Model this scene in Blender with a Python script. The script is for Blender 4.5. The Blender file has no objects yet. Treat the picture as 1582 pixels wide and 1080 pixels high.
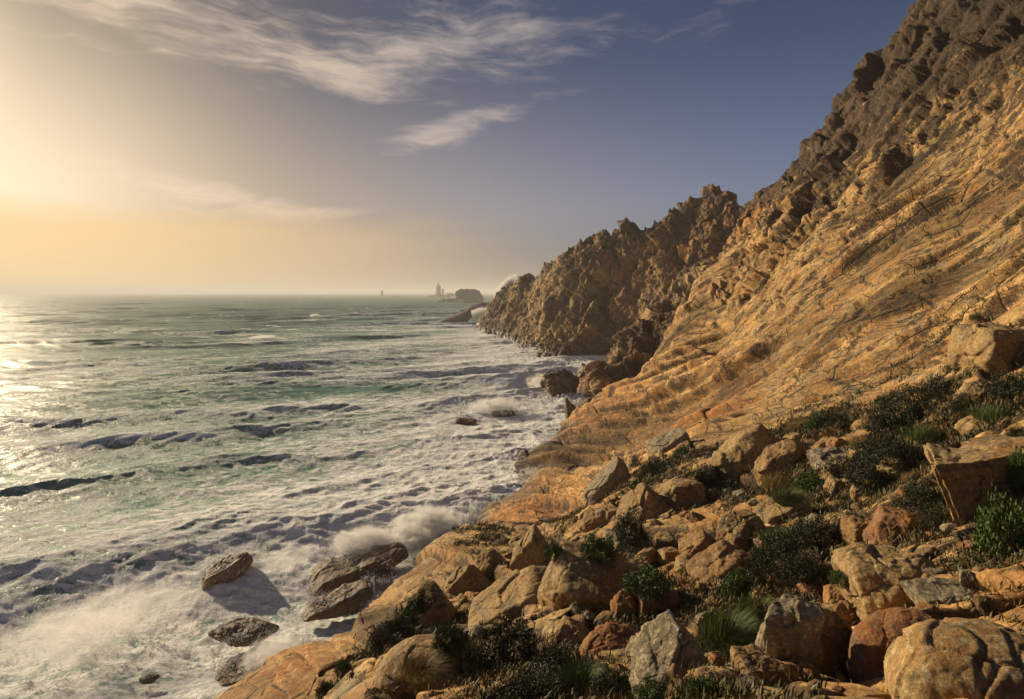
import bpy, math, random
import numpy as np
from mathutils import Vector, Matrix
R = math.radians
F = 1582*20/36.0          # focal length in photo pixels
CX, HY, EYE = 791.0, 452.0, 30.0
SC = bpy.context.scene
COL = SC.collection
Q = 1.0                   # mesh density

# ------------------------------------------------------------------ camera
cam = bpy.data.cameras.new('camera')
cam.lens = 20; cam.sensor_width = 36
cam.shift_y = -(540-HY)/1582.0
cam.clip_start = 0.1; cam.clip_end = 200000
camo = bpy.data.objects.new('camera', cam); COL.objects.link(camo)
camo.location = (0, 0, EYE); camo.rotation_euler = (R(90), 0, 0)
SC.camera = camo

# ------------------------------------------------------------------ sun, sky, exposure
SUN_AZ, SUN_EL = -51.0, 17.5          # degrees left of the view, above the horizon
sx, sy, sz = (math.sin(R(SUN_AZ))*math.cos(R(SUN_EL)), math.cos(R(SUN_AZ))*math.cos(R(SUN_EL)), math.sin(R(SUN_EL)))
SUND = Vector((sx, sy, sz))
GLOW = Vector((math.sin(R(-46))*math.cos(R(6.5)), math.cos(R(-46))*math.cos(R(6.5)), math.sin(R(6.5))))   # brightest cloud, between the sun and the frame
sl = bpy.data.lights.new('sun', 'SUN'); sl.energy = 5.0; sl.angle = R(0.9); sl.color = (1.0, 0.80, 0.53)
so = bpy.data.objects.new('sun', sl); COL.objects.link(so)
so.rotation_euler = SUND.to_track_quat('Z', 'Y').to_euler()
so.location = (-50, 50, 80)
vs = SC.view_settings
vs.view_transform = 'Standard'; vs.look = 'None'; vs.exposure = 0.42; vs.gamma = 1.0
SC.display_settings.display_device = 'sRGB'

class NT:
    """small helper for node trees"""
    def __init__(s, tree): s.t = tree; s.n = tree.nodes; s.l = tree.links; s.n.clear()
    def new(s, kind, **kw):
        nd = s.n.new(kind)
        for k, v in kw.items(): setattr(nd, k, v)
        return nd
    def put(s, sock, v):
        if v is None: return
        if isinstance(v, bpy.types.NodeSocket): s.l.new(v, sock)
        else:
            if hasattr(sock.default_value, '__len__'):
                if not hasattr(v, '__len__'): v = (v,)*len(sock.default_value)
                if len(v) == 3 and len(sock.default_value) == 4: v = (*v, 1)
            sock.default_value = v
    def math(s, op, a, b=None, c=None, clamp=False):
        nd = s.new('ShaderNodeMath', operation=op, use_clamp=clamp)
        s.put(nd.inputs[0], a); s.put(nd.inputs[1], b); s.put(nd.inputs[2], c)
        return nd.outputs[0]
    def vmath(s, op, a, b=None, sc=None):
        nd = s.new('ShaderNodeVectorMath', operation=op)
        s.put(nd.inputs[0], a); s.put(nd.inputs[1], b)
        if sc is not None: s.put(nd.inputs['Scale'], sc)
        return nd.outputs['Value'] if op in ('DOT_PRODUCT', 'LENGTH', 'DISTANCE') else nd.outputs['Vector']
    def mix(s, f, a, b, mode='MIX'):
        nd = s.new('ShaderNodeMix', data_type='RGBA', blend_type=mode)
        s.put(nd.inputs[0], f); s.put(nd.inputs[6], a); s.put(nd.inputs[7], b)
        return nd.outputs[2]
    def ss(s, x, a, b):
        nd = s.new('ShaderNodeMapRange', interpolation_type='SMOOTHSTEP')
        s.put(nd.inputs[0], x); nd.inputs[1].default_value = a; nd.inputs[2].default_value = b
        return nd.outputs[0]
    def lin(s, x, a, b, c=0.0, d=1.0):
        nd = s.new('ShaderNodeMapRange')
        s.put(nd.inputs[0], x)
        for i, v in enumerate((a, b, c, d)): nd.inputs[i+1].default_value = v
        return nd.outputs[0]
    def noise(s, vec, scale, detail=4, rough=.55, dist=0.0, col=False, typ='FBM'):
        nd = s.new('ShaderNodeTexNoise'); nd.noise_type = typ
        s.put(nd.inputs['Vector'], vec)
        nd.inputs['Scale'].default_value = scale; nd.inputs['Detail'].default_value = detail
        nd.inputs['Roughness'].default_value = rough; nd.inputs['Distortion'].default_value = dist
        return nd.outputs['Color'] if col else nd.outputs['Fac']
    def vor(s, vec, scale, feat='F1', out='Distance', rnd=1.0):
        nd = s.new('ShaderNodeTexVoronoi', feature=feat)
        s.put(nd.inputs['Vector'], vec); nd.inputs['Scale'].default_value = scale; nd.inputs['Randomness'].default_value = rnd
        return nd.outputs[out]
    def mapv(s, vec, scale=(1, 1, 1), rot=(0, 0, 0), loc=(0, 0, 0)):
        nd = s.new('ShaderNodeMapping'); s.put(nd.inputs[0], vec)
        nd.inputs['Location'].default_value = loc; nd.inputs['Rotation'].default_value = rot; nd.inputs['Scale'].default_value = scale
        return nd.outputs[0]
    def attr(s, name):
        return s.new('ShaderNodeAttribute', attribute_name=name).outputs['Fac']
    def comb(s, x, y, z):
        nd = s.new('ShaderNodeCombineXYZ'); s.put(nd.inputs[0], x); s.put(nd.inputs[1], y); s.put(nd.inputs[2], z); return nd.outputs[0]
    def sep(s, v):
        nd = s.new('ShaderNodeSeparateXYZ'); s.put(nd.inputs[0], v); return nd.outputs

world = bpy.data.worlds.new('World'); SC.world = world; world.use_nodes = True
def build_world():
    T = NT(world.node_tree)
    sky = T.new('ShaderNodeTexSky', sky_type='NISHITA')
    sky.sun_disc = False; sky.sun_elevation = R(SUN_EL); sky.sun_rotation = R(SUN_AZ)
    sky.altitude = 20; sky.air_density = 1.0; sky.dust_density = 2.0; sky.ozone_density = 2.5
    dirv = T.vmath('NORMALIZE', T.new('ShaderNodeTexCoord').outputs['Generated'])
    x, y, z = T.sep(dirv)
    zc = T.math('MAXIMUM', z, 0.0)
    # closeness to the sun's direction, widened along the horizon
    sun = T.math('MAXIMUM', T.vmath('DOT_PRODUCT', dirv, tuple(GLOW)), 0.0)
    glow1 = T.math('POWER', sun, 5.0)
    glow2 = T.math('POWER', sun, 28.0)
    raw = T.vmath('SCALE', sky.outputs[0], sc=0.085)
    lum = T.vmath('DOT_PRODUCT', raw, (.3, .5, .2))
    k = T.math('DIVIDE', 1.0, T.math('ADD', 1.0, T.math('MULTIPLY', T.math('MAXIMUM', T.math('SUBTRACT', lum, .11), 0.0), 2.3)))
    base = T.vmath('MULTIPLY', T.vmath('SCALE', raw, sc=k), T.mix(glow1, (.78, .80, 1.02), (.98, .76, .62)))
    base = T.vmath('SCALE', base, sc=T.lin(z, 0, .5, 1.0, .78))
    # thin veil of sea haze low over the horizon, warmer towards the sun
    veil = T.math('POWER', T.math('SUBTRACT', 1.0, zc), 7.5)
    veilc = T.mix(T.math('POWER', sun, 3.0), (.25, .29, .37), (1.05, .78, .46))
    c = T.mix(T.math('MULTIPLY', veil, .80), base, veilc)
    c = T.mix(1.0, c, T.mix(glow2, (0, 0, 0), (.86, .78, .56)), 'ADD')
    az = T.math('ARCTAN2', x, y)
    # lighter air half way up, towards the sun and over the headland
    mid = T.math('MULTIPLY', T.ss(z, .02, .16), T.math('SUBTRACT', 1.0, T.ss(z, .14, .42)))
    c = T.mix(1.0, c, T.vmath('SCALE', T.mix(T.math('POWER', sun, 2.0), (.045, .075, .15), (.28, .20, .13)), sc=mid), 'ADD')
    # high cirrus: patches of fine ripples and wisps
    pl = T.comb(T.math('MULTIPLY', az, 1.0), T.math('MULTIPLY', z, 1.6), 0.0)
    wr = T.vmath('ADD', pl, T.vmath('SCALE', T.vmath('SUBTRACT', T.noise(pl, 2.5, 4, .6, col=True), (.5, .5, .5)), sc=0.16))
    patch = 0.0
    for (pa, pe, wa, we, tilt, amp) in ((-.08, .400, .24, .060, .10, .80), (-.12, .268, .15, .030, .26, .85), (-.55, .385, .25, .050, -.05, .75), (-.27, .34, .12, .025, -.1, .7),
                                        (-.50, .160, .20, .020, -.14, .8), (-.46, .125, .17, .02, -.1, .7), (-.30, .132, .07, .010, .1, .5), (-.13, .148, .12, .006, 0, .35), (.35, .44, .2, .06, .3, .35), (-1.3, .3, .5, .12, 0, .8), (1.5, .5, .6, .15, 0, .6)):
        da = T.math('SUBTRACT', az, pa); de = T.math('SUBTRACT', T.math('SUBTRACT', z, pe), T.math('MULTIPLY', da, tilt))
        g = T.math('ADD', T.math('POWER', T.math('ABSOLUTE', T.math('DIVIDE', da, wa)), 2.0), T.math('POWER', T.math('ABSOLUTE', T.math('DIVIDE', de, we)), 2.0))
        patch = T.math('ADD', patch, T.math('MULTIPLY', T.math('EXPONENT', T.math('MULTIPLY', g, -1.0)), amp))
    fine = T.math('ADD', T.math('MULTIPLY', T.noise(T.mapv(wr, (2.2, 9.0, 1), (0, 0, R(-16))), 3.2, 8, .66), .6), T.math('MULTIPLY', T.noise(T.mapv(wr, (1, 1.9, 1)), 7.0, 8, .62), .4))
    cir = T.ss(T.math('ADD', T.math('MULTIPLY', patch, .36), fine), .60, .98)
    cir = T.math('MULTIPLY', cir, T.ss(z, 0.06, 0.13))
    circ = T.mix(T.math('POWER', sun, 3.0), (0.56, 0.51, 0.54), (1.5, 1.15, 0.80))
    c = T.mix(T.math('MULTIPLY', cir, 0.72), c, circ)
    # low bank of cloud lying along the horizon
    hz = T.comb(T.math('MULTIPLY', x, 1.0), T.math('MULTIPLY', y, 1.0), T.math('MULTIPLY', z, 6.0))
    edge = T.math('MULTIPLY', T.math('SUBTRACT', T.noise(hz, 2.6, 7, .6), 0.5), 0.11)
    ze = T.math('ADD', z, edge)
    bank = T.math('SUBTRACT', 1.0, T.ss(ze, 0.085, 0.150))
    bank = T.math('MULTIPLY', bank, T.ss(T.math('SUBTRACT', 0.12, x), 0.0, 0.40))
    bankc = T.mix(T.math('POWER', sun, 6.0), (0.48, 0.41, 0.36), (1.50, 1.00, 0.48))
    c = T.mix(T.math('MULTIPLY', bank, 0.88), c, bankc)
    # the bright veil of cloud in front of the sun itself, left of the frame
    halo = T.math('POWER', T.math('MAXIMUM', T.vmath('DOT_PRODUCT', dirv, (sx, sy, sz)), 0.0), 190.0)
    c = T.mix(1.0, c, T.mix(halo, (0, 0, 0), (1.2, 0.95, 0.6)), 'ADD')
    bg = T.new('ShaderNodeBackground'); T.put(bg.inputs[0], c); bg.inputs[1].default_value = 0.53
    out = T.new('ShaderNodeOutputWorld'); T.l.new(bg.outputs[0], out.inputs[0])
build_world()

# ------------------------------------------------------------------ numpy noise
U32 = np.uint32
def hsh(ix, iy, iz, seed):
    h = (ix.astype(np.int64).astype(U32)*U32(374761393) + iy.astype(np.int64).astype(U32)*U32(668265263)
         + iz.astype(np.int64).astype(U32)*U32(2147483647 & 1274126177) + U32((seed*362437+12345) & 0xffffffff))
    h ^= h >> U32(13); h *= U32(1274126177); h ^= h >> U32(16); h *= U32(2246822519); h ^= h >> U32(15)
    return h
def h01(h): return (h & U32(0xffffff)).astype(np.float32)*np.float32(1/16777215.0)
np.seterr(over='ignore')
def vn2(x, y, seed=0):
    """value noise -1..1"""
    ix = np.floor(x); iy = np.floor(y); fx = (x-ix).astype(np.float32); fy = (y-iy).astype(np.float32)
    fx = fx*fx*fx*(fx*(fx*6-15)+10); fy = fy*fy*fy*(fy*(fy*6-15)+10)
    z = np.zeros(1, np.int64)
    a = h01(hsh(ix, iy, z, seed)); b = h01(hsh(ix+1, iy, z, seed)); c = h01(hsh(ix, iy+1, z, seed)); d = h01(hsh(ix+1, iy+1, z, seed))
    return ((a+(b-a)*fx)*(1-fy)+(c+(d-c)*fx)*fy)*2-1
def fbm2(x, y, oct=4, seed=0, rough=.5, lac=2.03, ridged=False):
    s = 0; a = 1.0; n = 0.0
    for i in range(oct):
        v = vn2(x+i*17.3, y-i*9.1, seed+i)
        if ridged: v = 1-2*np.abs(v)
        s = s+a*v; n += a; a *= rough
        x, y = (x*.8-y*.6)*lac, (x*.6+y*.8)*lac
    return s/n
def vn3(x, y, z, seed=0):
    ix = np.floor(x); iy = np.floor(y); iz = np.floor(z)
    fx = (x-ix).astype(np.float32); fy = (y-iy).astype(np.float32); fz = (z-iz).astype(np.float32)
    fx = fx*fx*(3-2*fx); fy = fy*fy*(3-2*fy); fz = fz*fz*(3-2*fz)
    def L(k):
        a = h01(hsh(ix, iy, iz+k, seed)); b = h01(hsh(ix+1, iy, iz+k, seed)); c = h01(hsh(ix, iy+1, iz+k, seed)); d = h01(hsh(ix+1, iy+1, iz+k, seed))
        return (a+(b-a)*fx)*(1-fy)+(c+(d-c)*fx)*fy
    a = L(0); b = L(1)
    return (a+(b-a)*fz)*2-1
def fbm3(x, y, z, oct=4, seed=0, rough=.5, ridged=False):
    s = 0; a = 1.0; n = 0.0
    for i in range(oct):
        v = vn3(x+i*17.3, y-i*9.1, z+i*5.7, seed+i)
        if ridged: v = 1-2*np.abs(v)
        s = s+a*v; n += a; a *= rough
        x, y, z = (x*.8-y*.6)*2.03, (x*.6+y*.8)*2.03, z*2.03
    return s/n
def wor2(x, y, seed=0, jit=.9):
    """cells: F1, F2, id 0..1, second id, offset to the cell point"""
    ix = np.floor(x); iy = np.floor(y); fx = (x-ix).astype(np.float32); fy = (y-iy).astype(np.float32)
    n = x.shape; F1 = np.full(n, 9, np.float32); F2 = np.full(n, 9, np.float32)
    I = np.zeros(n, U32); DX = np.zeros(n, np.float32); DY = np.zeros(n, np.float32)
    z = np.zeros(1, np.int64)
    for j in (-1, 0, 1):
        for i in (-1, 0, 1):
            h = hsh(ix+i, iy+j, z, seed)
            dx = i+.5+jit*((h & U32(0xffff)).astype(np.float32)/65535-.5)-fx
            dy = j+.5+jit*((h >> U32(16)).astype(np.float32)/65535-.5)-fy
            d = np.sqrt(dx*dx+dy*dy)
            m = d < F1
            F2 = np.where(m, F1, np.minimum(F2, d)); F1 = np.where(m, d, F1)
            I = np.where(m, h, I); DX = np.where(m, dx, DX); DY = np.where(m, dy, DY)
    I2 = hsh(I, I, I, seed+7)
    return F1, F2, h01(I2), (I2 >> U32(8) & U32(0xff)).astype(np.float32)/255, (I2 >> U32(16) & U32(0xff)).astype(np.float32)/255, DX, DY
def wor3(x, y, z, seed=0, jit=.9):
    ix = np.floor(x); iy = np.floor(y); iz = np.floor(z)
    fx = (x-ix).astype(np.float32); fy = (y-iy).astype(np.float32); fz = (z-iz).astype(np.float32)
    n = x.shape; F1 = np.full(n, 9, np.float32); F2 = np.full(n, 9, np.float32); I = np.zeros(n, U32)
    D = [np.zeros(n, np.float32) for _ in range(3)]
    for k in (-1, 0, 1):
        for j in (-1, 0, 1):
            for i in (-1, 0, 1):
                h = hsh(ix+i, iy+j, iz+k, seed)
                dx = i+.5+jit*((h & U32(0x3ff)).astype(np.float32)/1023-.5)-fx
                dy = j+.5+jit*((h >> U32(10) & U32(0x3ff)).astype(np.float32)/1023-.5)-fy
                dz = k+.5+jit*((h >> U32(20) & U32(0x3ff)).astype(np.float32)/1023-.5)-fz
                d = np.sqrt(dx*dx+dy*dy+dz*dz)
                m = d < F1
                F2 = np.where(m, F1, np.minimum(F2, d)); F1 = np.where(m, d, F1); I = np.where(m, h, I)
                for q, v in enumerate((dx, dy, dz)): D[q] = np.where(m, v, D[q])
    I2 = hsh(I, I, I, seed+7)
    return F1, F2, h01(I2), (I2 >> U32(8) & U32(0xff)).astype(np.float32)/255, (I2 >> U32(16) & U32(0xff)).astype(np.float32)/255, D
def sstep(x, a, b):
    t = np.clip((x-a)/(b-a), 0, 1); return t*t*(3-2*t)

# ------------------------------------------------------------------ meshes from arrays
def mesh_np(name, V, Fq, mat=None, attrs=None, smooth=True, parent=None):
    """V n x 3, Fq m x 3 or m x 4"""
    me = bpy.data.meshes.new(name)
    n, m, k = len(V), len(Fq), Fq.shape[1]
    me.vertices.add(n); me.vertices.foreach_set('co', np.ascontiguousarray(V, np.float32).ravel())
    me.loops.add(m*k); me.loops.foreach_set('vertex_index', np.ascontiguousarray(Fq, np.int32).ravel())
    me.polygons.add(m); me.polygons.foreach_set('loop_start', np.arange(0, m*k, k, dtype=np.int32))
    me.polygons.foreach_set('loop_total', np.full(m, k, np.int32))
    if smooth: me.polygons.foreach_set('use_smooth', np.ones(m, bool))
    for an, av in (attrs or {}).items():
        at = me.attributes.new(an, 'FLOAT', 'POINT'); at.data.foreach_set('value', np.ascontiguousarray(av, np.float32).ravel())
    me.update(calc_edges=True)
    if mat: me.materials.append(mat)
    o = bpy.data.objects.new(name, me); COL.objects.link(o)
    if parent: o.parent = parent
    return o
def grid_faces(a, b):
    i = np.arange(a-1)[:, None]*b+np.arange(b-1)[None, :]
    return np.stack([i, i+b, i+b+1, i+1], -1).reshape(-1, 4)
def structure(o): o['kind'] = 'structure'; return o
def tag(o, label, cat, group=None, kind=None):
    o['label'] = label; o['category'] = cat
    if group: o['group'] = group
    if kind: o['kind'] = kind
    return o
def grid_normals(P):
    """P a x b x 3 -> unit normals"""
    du = np.gradient(P, axis=0); dv = np.gradient(P, axis=1)
    N = np.cross(du, dv); N /= np.maximum(np.linalg.norm(N, axis=-1, keepdims=True), 1e-9)
    return np.where(N[..., 2:3] < 0, -N, N)

def pix(px, py, Y):
    """the place seen at photo pixel (px, py), Y metres ahead of the camera"""
    return ((px-CX)/F*Y, Y, EYE+(HY-py)/F*Y)
def sea_at(px, py):
    Y = EYE*F/(py-HY); return ((px-CX)/F*Y, Y, 0.0)

# ------------------------------------------------------------------ terrain from measured heights
class Terrain:
    """smooth ground through measured points (photo pixel, distance); extra columns ride along as zone weights"""
    def __init__(s, pts, extra=(), lam=1e-4, kt=2.2):
        C = []
        for p in pts:
            X, Y, Z = pix(p[0], p[1], p[2]); C.append((X, Y, Z, *p[3:]))
        for p in extra: C.append(p)
        C = np.array(C, float); s.kt = kt
        X, Y, Z = C[:, 0], C[:, 1], C[:, 2]
        r = np.hypot(X, Y); A = np.stack([np.arctan2(X, Y)*kt, np.log(r)], 1)
        val = np.concatenate([((Z-EYE)/r)[:, None], C[:, 3:]], 1)
        s.A = A; n = len(A)
        K = s.ker(np.linalg.norm(A[:, None]-A[None], axis=-1))+np.eye(n)*lam
        P = np.concatenate([np.ones((n, 1)), A], 1)
        M = np.block([[K, P], [P.T, np.zeros((3, 3))]])
        s.W = np.linalg.solve(M, np.concatenate([val, np.zeros((3, val.shape[1]))], 0)).astype(np.float32)
    @staticmethod
    def ker(d): return d**2*np.log(np.maximum(d, 1e-9))
    def ev(s, th, lr, cols=None):
        W = s.W if cols is None else s.W[:, cols]
        th = (th*s.kt).astype(np.float32); lr = lr.astype(np.float32)
        out = [W[-3, c]+W[-2, c]*th+W[-1, c]*lr for c in range(W.shape[1])]
        for i in range(len(s.A)):
            d2 = (th-np.float32(s.A[i, 0]))**2+(lr-np.float32(s.A[i, 1]))**2
            k = .5*d2*np.log(np.maximum(d2, 1e-12))
            for c in range(W.shape[1]): out[c] += W[i, c]*k
        return out
    def grid(s, th, r, div=4):
        """evaluated on a coarse grid, refined bilinearly: returns X, Y, Z0, weights (th, r: rising arrays)"""
        nt, nr = len(th), len(r); lr = np.log(r)
        ct, cr = nt//div+2, nr//div+2
        cth = np.linspace(th[0], th[-1], ct); clr = np.linspace(lr[0], lr[-1], cr)
        T, L = np.meshgrid(cth, clr, indexing='ij')
        vals = s.ev(T, L)
        ti = np.clip((th-th[0])/(th[-1]-th[0])*(ct-1), 0, ct-1.001); ri = np.clip((lr-lr[0])/(lr[-1]-lr[0])*(cr-1), 0, cr-1.001)
        a = np.floor(ti).astype(int); b = np.floor(ri).astype(int)
        fa = (ti-a)[:, None].astype(np.float32); fb = (ri-b)[None, :].astype(np.float32)
        def up(v):
            v = v.astype(np.float32)
            return (v[a][:, b]*(1-fa)+v[a+1][:, b]*fa)*(1-fb)+(v[a][:, b+1]*(1-fa)+v[a+1][:, b+1]*fa)*fb
        def blur(v, k):
            for ax in (0, 1):
                for _ in (0, 1):
                    n = v.shape[ax]; idx = [np.clip(np.arange(n)+j, 0, n-1) for j in range(-k, k+1)]
                    v = sum(np.take(v, ii, axis=ax) for ii in idx)/(2*k+1)
            return v.astype(np.float32)
        vals = [blur(up(v), div) for v in vals]
        T, rr = np.meshgrid(th.astype(np.float32), r.astype(np.float32), indexing='ij')
        return rr*np.sin(T), rr*np.cos(T), EYE+vals[0]*rr, vals[1:]
def uneven(knots, n):
    """a rising array through (value, density) knots"""
    v = np.linspace(knots[0][0], knots[-1][0], 4000)
    d = np.interp(v, [k[0] for k in knots], [k[1] for k in knots]); c = np.concatenate([[0], np.cumsum((d[1:]+d[:-1])/2)])
    return np.interp(np.linspace(0, c[-1], n), c, v)

# columns: px, py, Y, slab, crag, ledge
S, K_, B = (1, 0, 0), (0, 1, 0), (0, 0, 1)
near_pts = [
 (381,1080,17,*S), (468,1016,20,*S), (561,974,26,*S), (615,915,36,*S), (669,862,50,*S), (740,820,69,*S), (773,779,80,*S),
 (800,742,90,*S), (843,697,106,*S), (875,664,122,*S), (905,643,130,*S), (945,612,128,*S), (985,590,125,*S), (1010,562,122,*S),
 (1035,520,120,*S), (1060,480,120,*S), (1088,440,122,*S), (1112,410,125,*S), (1135,372,130,0,1,0), (1160,325,140,0,1,0),
 (1200,298,138,0,1,0), (1240,268,130,0,1,0), (1265,230,122,0,1,0), (1290,180,114,0,1,0), (1305,152,110,0,1,0), (1350,115,103,0,1,0),
 (1382,85,97,0,1,0), (1402,48,90,0,1,0), (1450,8,84,0,1,0), (1500,-60,78,0,1,0), (1650,-260,66,0,1,0),
 # the great slab
 (1582,60,60,.3,.7,0), (1582,200,49,1,0,0), (1582,330,40,*S), (1582,420,34,.8,0,.2), (1450,160,72,.2,.8,0), (1450,300,58,*S), (1400,400,49,*S), (1330,250,92,.2,.8,0),
 (1350,330,70,*S), (1250,400,74,.6,.4,0), (1200,330,112,0,1,0), (1180,440,92,.3,.7,0), (1140,450,104,.2,.8,0), (1290,330,90,.3,.7,0), (1130,500,98,*S), (1300,480,56,*S), (1450,480,42,*S),
 (1200,550,68,*S), (1080,580,94,*S), (1000,640,95,*S), (930,690,88,*S), (870,760,70,*S), (840,820,52,.8,0,.2),
 (1350,560,44,*S), (1500,540,31,.6,0,.4), (1582,520,24,0,0,1), (1582,600,18,*B), (1480,610,22,0,0,1), (1400,640,26,.2,0,.8), (1280,640,36,.6,0,.4),
 (1150,640,56,*S), (1060,680,56,.8,0,.2), (980,740,46,.5,0,.5), (900,800,40,.5,0,.5), (1180,720,31,0,0,1), (1080,760,31,0,0,1),
 (1300,720,24,*B), (1450,730,16,*B), (1582,700,13,*B), (1000,830,25,*B), (900,870,23,*B), (800,900,27,.4,0,.6), (720,930,24,.5,0,.5), (640,970,21,.6,0,.4),
 (1200,820,18,*B), (1400,840,12,*B), (1582,860,8.5,*B), (1100,900,14,*B), (900,950,14.5,*B), (750,1000,14,*B), (620,1040,14,*B), (520,1075,15,.6,0,.4),
 (1250,960,9.5,*B), (1450,960,7.5,*B), (1000,1000,10.5,*B), (850,1060,9.0,*B), (1100,1070,7.5,*B), (1350,1075,6.2,*B), (1582,1075,5.2,*B),
]
near_extra = [
 # ground under and beside the camera
 (0,2,27.9,0,0,1), (2,1.2,28.1,0,0,1), (-1.6,1.2,27.7,0,0,1), (1.5,4,27.0,0,0,1), (-1.5,4,25.6,0,0,1), (-3.5,4,23.5,.5,0,.5), (-6,9,20.5,1,0,0),
 (-5,2.2,22.5,1,0,0), (-11,5,12,1,0,0), (-15,12,7,1,0,0), (-19,9,0,1,0,0), (-24,12,-6,1,0,0), (-13.5,20,9,1,0,0), (-20,22,-1,1,0,0), (-26,24,-7,1,0,0),
 (-14,33,2.5,1,0,0), (-18,35,-3,1,0,0), (-12,45,-1,1,0,0), (-18,50,-7,1,0,0), (-8.0,57,-.6,1,0,0), (-13,62,-6,1,0,0), (-4.6,70,-1.2,1,0,0), (-9,76,-6,1,0,0),
 (-1,84,-3,1,0,0), (0,104,-6,1,0,0), (6,112,-2.5,1,0,0), (11,130,-3,1,0,0), (8,145,-7,1,0,0),
 # right of the frame
 (10,4,27.6,0,0,1), (20,10,33,0,0,1), (34,14,44,1,0,0), (50,22,58,1,0,0), (70,40,76,0,1,0), (95,60,84,0,1,0), (6,-1,28.2,0,0,1),
 # behind the edges seen against sea, gully and sky
 (16,140,-1,1,0,0), (22,145,0,1,0,0), (30,140,4,1,0,0), (38,142,9,1,0,0), (48,148,19,0,1,0), (62,160,38,0,1,0), (80,162,44,0,1,0), (90,150,54,0,1,0),
 (92,140,58,0,1,0), (95,126,62,0,1,0), (98,115,66,0,1,0), (100,100,71,0,1,0), (20,165,-6,1,0,0), (35,170,-5,1,0,0), (60,185,10,0,1,0), (90,190,25,0,1,0), (120,150,40,0,1,0),
]
NEAR = Terrain(near_pts, near_extra, lam=2e-4)

head_pts = [
 # skyline
 (728,504,520), (742,492,500), (760,472,470), (775,458,440), (800,430,400), (835,408,360), (870,382,330), (895,372,318), (930,366,305), (965,352,298), (1000,352,290), (1030,338,284),
 (1060,318,276), (1085,296,270), (1100,290,266), (1125,312,258), (1150,325,250), (1200,318,240),
 # foot
 (738,508,488), (765,518,398), (800,536,312), (825,549,275), (850,556,254), (880,557,250), (915,556,250), (945,545,262), (980,556,240),
 # face
 (780,485,415), (800,490,372), (830,520,300), (830,460,345), (870,500,285), (880,450,300), (862,530,268), (900,530,264), (935,520,272), (945,480,288), (930,440,294),
 (985,500,262), (1000,450,268), (985,400,284), (1050,400,262), (1050,450,245), (1080,360,262), (1110,380,246), (1000,540,232), (1050,500,222), (1100,440,228), (940,400,298), (1150,400,225),
]
def HP(px, py, Y): return pix(px, py, Y)
head_extra = [HP(px, py+dy, Y*1.18) for (px, py, Y), dy in zip(head_pts[:18], [30]*5+[62]*13)]+[HP(px, py+11, Y*1.055) for (px, py, Y) in head_pts[4:18]]
head_extra += [(x*1.0, y, -8.0) for x, y in ((-60,520),(-70,600),(-30,640),(40,620),(-30,440),(-12,360),(-6,320),(4,290),(10,262),(18,238),(38,232),(-40,480),(48,226),(60,205))]
head_extra += [(110,420,40), (60,480,20), (150,380,40), (20,560,0), (180,300,60), (140,240,70)]
HEAD = Terrain(head_pts, head_extra, lam=1e-4, kt=3.0)

def ledges(u, v, L, k, seed, wa=.9, jump=.07, sp=None):
    """long overlapping sheets: rises sharply, falls away slowly; the risers face down the slope and back along it"""
    q = (v+k*u)/math.hypot(1, k)
    p = (u-k*v)/math.hypot(1, k)
    s = q/L+wa*fbm2(p/(L*9), q/(L*4), 2, seed)+.10*fbm2(p/(L*1.4), q/(L*.9), 3, seed+3)
    if sp is not None: jump = np.clip(np.maximum(jump, 2.4*sp/L), 0, .75)
    c = np.floor(s); f = s-c
    z = np.zeros(1, np.int64)
    # each sheet broken along its length, every piece its own height
    w = p/(L*5)+h01(hsh(c, z, z, seed+6))*9; pc = np.floor(w)
    a0 = h01(hsh(c, pc, z, seed+7)); a1 = h01(hsh(c, pc+1, z, seed+7)); fw = sstep(w-pc, .90, .97)
    a = .25+.95*(a0*(1-fw)+a1*fw)
    up = np.clip(f/jump, 0, 1)
    if sp is not None: a = a*np.clip(L/sp/3.5-.6, 0, 1)
    return a*up*(1-f), np.clip(1-f/(jump*1.6), 0, 1)*a*(f > .003), a0-.5
def rock_slab(u, v, seed=0, amp=1.0, sp=None):
    """sheets of jointed granite: height, a tone per sheet, joints"""
    H = 0; tone = 0; crack = 0
    for (L, k, a, sd) in ((13.0, .38, 1.5, 5), (5.2, .30, 1.9, 10), (2.1, .42, .75, 20), (.85, .25, .24, 30), (.33, .3, .06, 40)):
        m = sstep(fbm2(u/L*.16+3, v/L*.3, 3, seed+sd+5), -.45, .15)
        h, c, t = ledges(u, v, L, k, seed+sd, sp=sp)
        if L > 10: m = m*sstep(u, 50, 85)*sstep(v, 18, 34)
        H = H+a*m*h; crack = np.maximum(crack, c*m*(.9 if a > .1 else .4)); tone = tone+t*m*min(a, 1.5)
    # cross joints and blocks
    uu = u+1.2*fbm2(u/9, v/4, 3, seed+1); vv = v+.35*fbm2(u/9, v/5, 2, seed+2)
    for (lu, lv, a, g, sd) in ((15, 5.5, .8, .035, 60), (4.4, 1.7, .22, .045, 70), (1.5, .6, .06, .06, 80)):
        F1, F2, i0, i1, i2, dx, dy = wor2(uu/lu+.35*vv/lv, vv/lv, seed+sd, 1.0)
        e = F2-F1; m = sstep(fbm2(uu/lu*.4+8, vv/lv*.3, 2, seed+sd+5), -.5, .2)
        kk = np.clip(1-e/np.maximum(g, 1.6*sp/lv), 0, 1); m = m*np.clip(lv/sp/3-.6, 0, 1)
        H = H+a*m*((i0-.5)*1.2+(i1-.5)*dy*1.2)-a*m*.45*kk; crack = np.maximum(crack, kk*m*.8); tone = tone+(i0-.5)*a
    return H*amp, tone, crack
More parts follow.
